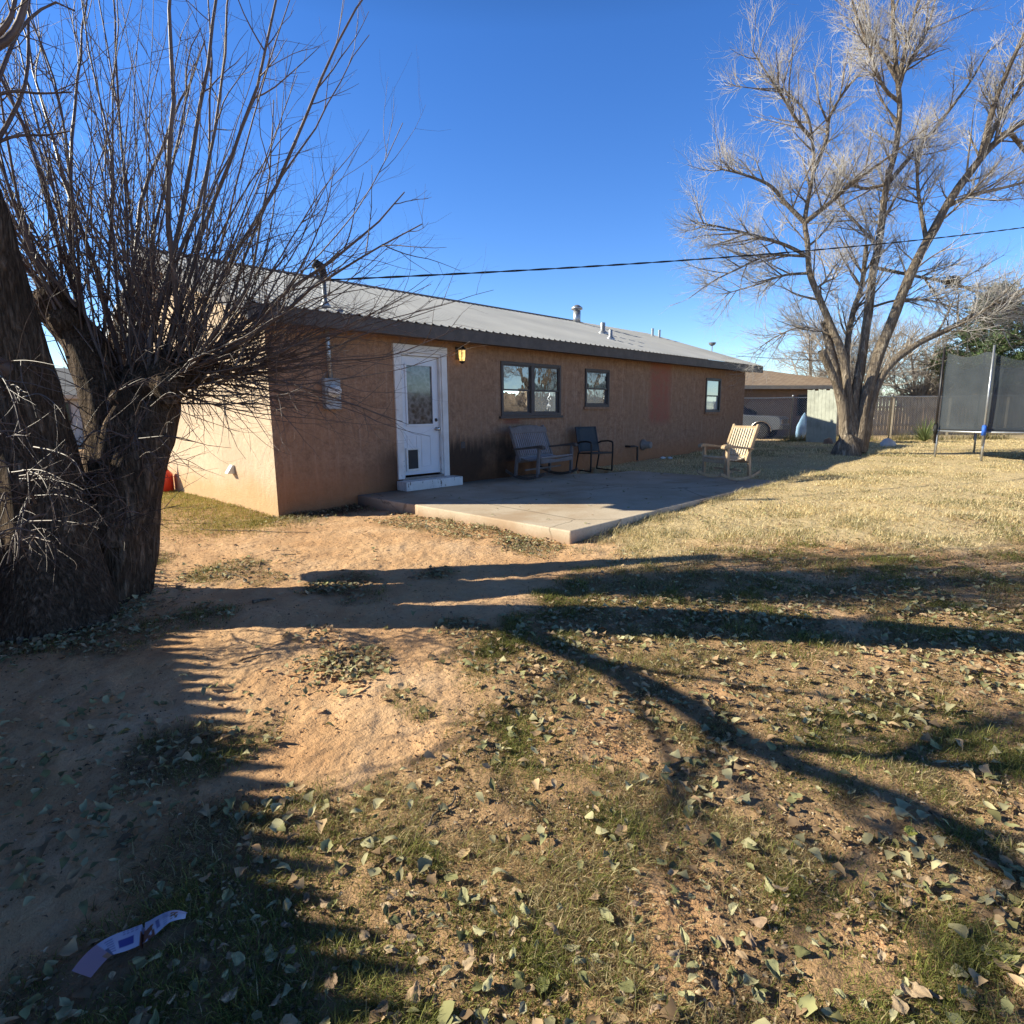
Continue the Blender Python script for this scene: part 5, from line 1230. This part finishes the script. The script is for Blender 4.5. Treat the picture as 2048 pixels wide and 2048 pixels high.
# large near leaves: individuals
x, y, f = frustum_pts(26000, .95, 9.5, 1.7); kp = (rng.random(len(x)) < leaf_density(x, y)) & ok_(x, y); x, y, f = x[kp], y[kp], f[kp]
o_ = np.argsort(f); x, y, f = x[o_], y[o_], f[o_]; r, _ = rf(x, y); vis = np.abs(r) < f*.9+.02; uu = 1024+FPX*r/(f*math.cos(PITCH)); NI = 0
pal_shade = lambda rr, ff: rr < np.interp(ff, [1.2, 1.48, 1.99, 2.43, 2.83, 3.12, 3.7, 3.98, 5.1], [-.29, -.52, -.82, -1.16, -1.46, -1.67, -2.07, -2.36, -3.0])
rest = []
LBL = {('green', 1): ('pale grey-green curled leaf lying in the picket-fence shadow at lower left', 'pale leaves in the fence shadow'), ('green', 0): ('pale grey-green curled leaf lying on the thin sunlit grass', 'pale leaves on the grass'),
       ('tan', 1): ('tan brown dead leaf lying in the picket-fence shadow at lower left', 'tan leaves in the fence shadow'), ('tan', 0): ('tan brown dead leaf lying on the thin sunlit grass', 'tan leaves on the grass'),
       ('olive', 1): ('dark olive leaf lying in the picket-fence shadow at lower left', 'olive leaves in the fence shadow'), ('olive', 0): ('dark olive leaf lying on the thin sunlit grass', 'olive leaves on the grass')}
for i in range(len(x)):
    kind = rng.choice(['green', 'tan', 'olive'], p=[.40, .42, .18])
    if NI < 296 and abs(r[i]) < f[i]*.86 and f[i] > 1.22:
        o = bpy.data.objects.new('fallen_leaf', lv[kind][rng.integers(6)]); col.objects.link(o); s = .020+.032*rng.random()**1.5
        o.location = (x[i], y[i], G(x[i], y[i])+rng.uniform(.008, .024)); o.rotation_euler = (rng.normal()*.26+(PI if rng.random() < .3 else 0), rng.normal()*.2, rng.uniform(0, 2*PI)); o.scale = (s, s, s)
        if abs(o.rotation_euler[0]) > 2: o.location.z += .012
        lb, gp = LBL[(kind, int(pal_shade(r[i], f[i])))]; tag(o, lb, 'leaf', gp); NI += 1
    else: rest.append(i)
for j, (px, py, lb, kind, s) in enumerate(((1822, 1668, 'bright yellow-green leaf lying on the grass at lower right', 'y', .062), (36, 1750, 'large flat pale leaf alone on shaded dirt at the left edge', 'green', .06), (1073, 1472, 'large round tan leaf on the grass near the centre of the foreground', 'tan', .062), (580, 1905, 'yellow leaf at the edge of the fence shadow, right of the paper strip', 'y', .045))):
    q = gz_(px, py, 0); o = bpy.data.objects.new('fallen_leaf', yme if kind == 'y' else lv[kind][2]); col.objects.link(o); o.scale = (s, s, s*.6); o.rotation_euler = (.1, .1, 1.2*j); o.location = (q[0], q[1], G(q[0], q[1])+.015); tag(o, lb, 'leaf')
# the remaining leaves and crumbs of litter as one mass
def litter(x, y, s, cc, z0=.006, seeds=5):
    VV = []; QQ = []; CC = []; o = 0; N = len(x); z = np.where(blocked(x, y), .203, zg(x, y)+z0+(.014*rng.random(len(x)) if seeds == 5 else 0)); k = rng.integers(seeds, size=N); a = rng.random(N)*2*PI; tx = rng.normal(size=N)*.22; ty = rng.normal(size=N)*.22
    for sd in range(seeds):
        m_ = k == sd; n = m_.sum()
        if not n: continue
        V, Q = leaf_shape(sd*5+3, 5, 3, True); c, s_ = np.cos(a[m_]), np.sin(a[m_]); P = V[None]*s[m_][:, None, None]
        X = P[..., 0]*c[:, None]-P[..., 1]*s_[:, None]; Y = P[..., 0]*s_[:, None]+P[..., 1]*c[:, None]; Zz = P[..., 2]+X*tx[m_][:, None]+Y*ty[m_][:, None]; Zz = np.maximum(Zz, -.004)
        VV.append(np.stack([X+x[m_][:, None], Y+y[m_][:, None], Zz+z[m_][:, None]], -1).reshape(-1, 3)); QQ.append((Q[None]+(np.arange(n)*len(V))[:, None, None]).reshape(-1, 4)+o); CC.append(np.repeat(cc[m_], len(V), 0)); o += n*len(V)
    return np.concatenate(VV), np.concatenate(QQ), np.concatenate(CC)
x2, y2, f2 = frustum_pts(42000, 3.0, 14, 1.3); kp = (rng.random(len(x2)) < leaf_density(x2, y2)*.5) & ok_(x2, y2)
xa = np.r_[x[rest], x2[kp]]; ya = np.r_[y[rest], y2[kp]]
# thick drifts
q = []
for (px, py, n, s) in ((690, 1352, 120, .13), (650, 1330, 60, .1), (480, 1400, 20, .2), (900, 1045, 260, .22), (980, 1065, 260, .22), (830, 1028, 140, .16), (1040, 1095, 120, .12), (640, 1018, 220, .35), (560, 1040, 120, .25), (665, 1180, 90, .16), (860, 1153, 40, .07), (400, 1150, 70, .3), (640, 1278, 40, .1), (60, 1100, 200, .5), (310, 1200, 90, .18), (270, 1215, 60, .12), (90, 1290, 120, .28), (200, 1262, 70, .18), (150, 1450, 90, .25), (60, 1560, 60, .2), (260, 1640, 60, .16), (120, 1700, 60, .16)):
    c = gz_(px, py, 0); q.append(np.stack([c[0]+rng.normal(size=n)*s, c[1]+rng.normal(size=n)*s], 1))
q = np.concatenate(q); kq = ok_(q[:, 0], q[:, 1]); xa = np.r_[xa, q[kq, 0]]; ya = np.r_[ya, q[kq, 1]]; npz = len(xa); npat = 90; xa = np.r_[xa, rng.uniform(1.4, 7.3, npat)]; ya = np.r_[ya, -4.3+4.1*rng.random(npat)**.8]; N = len(xa)
cc = palette(N, [(.42, .38, .22), (.30, .29, .14), (.48, .34, .20), (.33, .22, .13), (.22, .20, .09)], [4, 2, 3, 2, 1]); V, Q, C = litter(xa, ya, rng.uniform(.03, .058, N), cc)
tag(np_mesh('leaf_litter', V, Q, 'litter', None, {'tint': C}), 'drifts of small fallen leaves across the yard', 'leaves', None, 'stuff')
x2, y2, f2 = frustum_pts(150000, 1.0, 8, 1.3); Z = zones(x2, y2); kp = (rng.random(len(x2)) < np.clip(.05+.6*Z['inside']*(1-Z['dry'])+.6*Z['blob']+.3*Z['strip'], 0, .8)) & ok_(x2, y2); x2, y2 = x2[kp], y2[kp]; N = len(x2)
cc = palette(N, [(.44, .31, .18), (.26, .17, .10), (.56, .44, .29), (.13, .09, .06)], [3, 3, 2, 2]); V, Q, C = litter(x2, y2, rng.uniform(.006, .02, N), cc, .002, 3)
tag(np_mesh('leaf_crumbs', V, Q, 'litter', None, {'tint': C}), 'crumbled leaf fragments and soil crumbs on the ground', 'litter', None, 'stuff')

def clods(n):
    x, y, f = frustum_pts(n, 1.0, 9, 1.3); Z = zones(x, y); kp = (rng.random(len(x)) < (.75-.5*Z['dry'])*(.25+.75*sstep(.45, .65, fbm(x*2.9+9, y*2.9+60, 3)))) & ok_(x, y); x, y = x[kp], y[kp]; N = len(x)
    s_ = (.002+.007*rng.random(N)**5)[:, None, None]; B = np.array([(1, 0, 0), (0, 1, 0), (-1, 0, 0), (0, -1, 0), (0, 0, .8), (0, 0, -.6)], float)
    V = B[None]*(.6+.8*rng.random((N, 6, 1)))*s_; a = rng.random(N)*2*PI; c, q = np.cos(a)[:, None], np.sin(a)[:, None]
    V = np.stack([V[..., 0]*c-V[..., 1]*q+x[:, None], V[..., 0]*q+V[..., 1]*c+y[:, None], V[..., 2]+(zg(x, y)+.002)[:, None]], -1).reshape(-1, 3)
    F = np.array([(0, 1, 4), (1, 2, 4), (2, 3, 4), (3, 0, 4), (1, 0, 5), (2, 1, 5), (3, 2, 5), (0, 3, 5)]); Q = (F[None]+(np.arange(N)*6)[:, None, None]).reshape(-1, 3)
    C = np.repeat(palette(N, [(.56, .34, .19), (.42, .24, .13), (.30, .18, .10), (.66, .47, .31)], [4, 3, 2, 1]), 6, 0); return V, Q, C
V, Q, C = clods(100000); tag(np_mesh('soil_clods', V, Q, 'litter', None, {'tint': C}), 'small crumbs and clods of red soil over the bare dirt', 'soil', None, 'stuff')

# twigs lying about, each its own object
for j, (a, b, r, lb) in enumerate((((846, 1665), (912, 1588), .006, 'straight dead stick lying in the grass at the centre of the foreground'), ((505, 1212), (552, 1205), .014, 'short thick stick in the trunk shadow on the dirt path'), ((565, 1112), (592, 1114), .009, 'thin stick on the bare dirt near the patio side'), ((400, 1062), (620, 1066), .008, 'long thin branch lying across the dirt below the gable corner'),
        ((455, 1150), (500, 1170), .008, 'short twig on the leafy patch by the trunk'), ((480, 1325), (540, 1312), .006, 'small curved twig on the sunlit dirt beside the toothed shadow'), ((40, 1290), (90, 1235), .014, 'stick at the foot of the leaning trunk'), ((700, 1690), (790, 1655), .005, 'thin twig across leaves below the grass edge'), ((1340, 1530), (1420, 1500), .005, 'thin pale stalk on the grass right of the centre'))):
    p, q = gz_(*a, 0), gz_(*b, 0); pts = []
    for t in np.linspace(0, 1, 7):
        s = p+(q-p)*t; pts.append((s[0]+rng.normal()*.008, s[1]+rng.normal()*.008, G(s[0], s[1])+r+.006))
    c = np.array(pts[0]); o = MB().tube([tuple(np.array(k)-c) for k in pts], [r*(1-.08*i) for i in range(7)], 7).build('twig', 'bark_pale', None, True, 0, tuple(c)); tag(o, lb, 'twig')

# paper strip with blurred print
cl = [gz_(u, v, .0) for u, v in ((165, 1966), (215, 1920), (262, 1895), (300, 1880), (340, 1862), (376, 1856))]; wd = [.055, .060, .062, .060, .040, .016]
P = resample(cl, 90); Wd = np.interp(np.linspace(0, 1, 90), np.linspace(0, 1, 6), wd); T = unit(np.gradient(P, axis=0)); Nn = np.stack([-T[:, 1], T[:, 0], 0*T[:, 0]], 1); V = []; C = []; m_ = 17
for i in range(90):
    s = i/89
    for j in range(m_):
        t = j/(m_-1); p = P[i]+Nn[i]*Wd[i]*(t-.5)*1.25; z = G(p[0], p[1])+.038+.008*math.sin(s*9)+.016*max(0, s-.2)*(1-abs(t-.5))-(.015 if 50 < i < 53 else 0)
        V.append((p[0], p[1], z)); c = np.array([.62, .62, .80])
        if s < .24: c = np.array([.55, .36, .44]) if t > .3 or s < .17 else np.array([.50, .27, .17])
        elif .36 < s < .50 and .22 < t < .58: c = np.array([.09, .10, .36])
        elif .27 < s < .33 and .15 < t < .9 and j % 2: c = np.array([.3, .3, .5])
        elif .24 < s < .27 and t < .5: c = np.array([.15, .17, .28])
        elif .56 < s < .68 and t < .65 and mnoise.noise(Vector((s*30, t*4, 0))) > -.25: c = np.array([.26, .11, .07])
        elif .70 < s < .74 and .2 < t < .7: c = np.array([.2, .2, .42])
        elif .77 < s < .82 and j % 2: c = np.array([.36, .38, .58])
        elif .84 < s < .92 and .2 < t < .8 and mnoise.noise(Vector((s*40, t*5, 3))) > -.1: c = np.array([.28, .15, .09])
        elif .40 < s < .54 and t > .72 and j % 2 and i % 3: c = np.array([.35, .3, .5])
        C.append(c)
idx = np.arange(90*m_).reshape(90, m_); Q = np.stack([idx[:-1, :-1], idx[1:, :-1], idx[1:, 1:], idx[:-1, 1:]], -1).reshape(-1, 4)
o = np_mesh('paper_strip', np.array(V), Q, 'print', None, {'tint': np.array(C)}, True); tag(o, 'torn strip of printed white and pink paper lying in shade at lower left', 'paper')
print('leaves', NI)
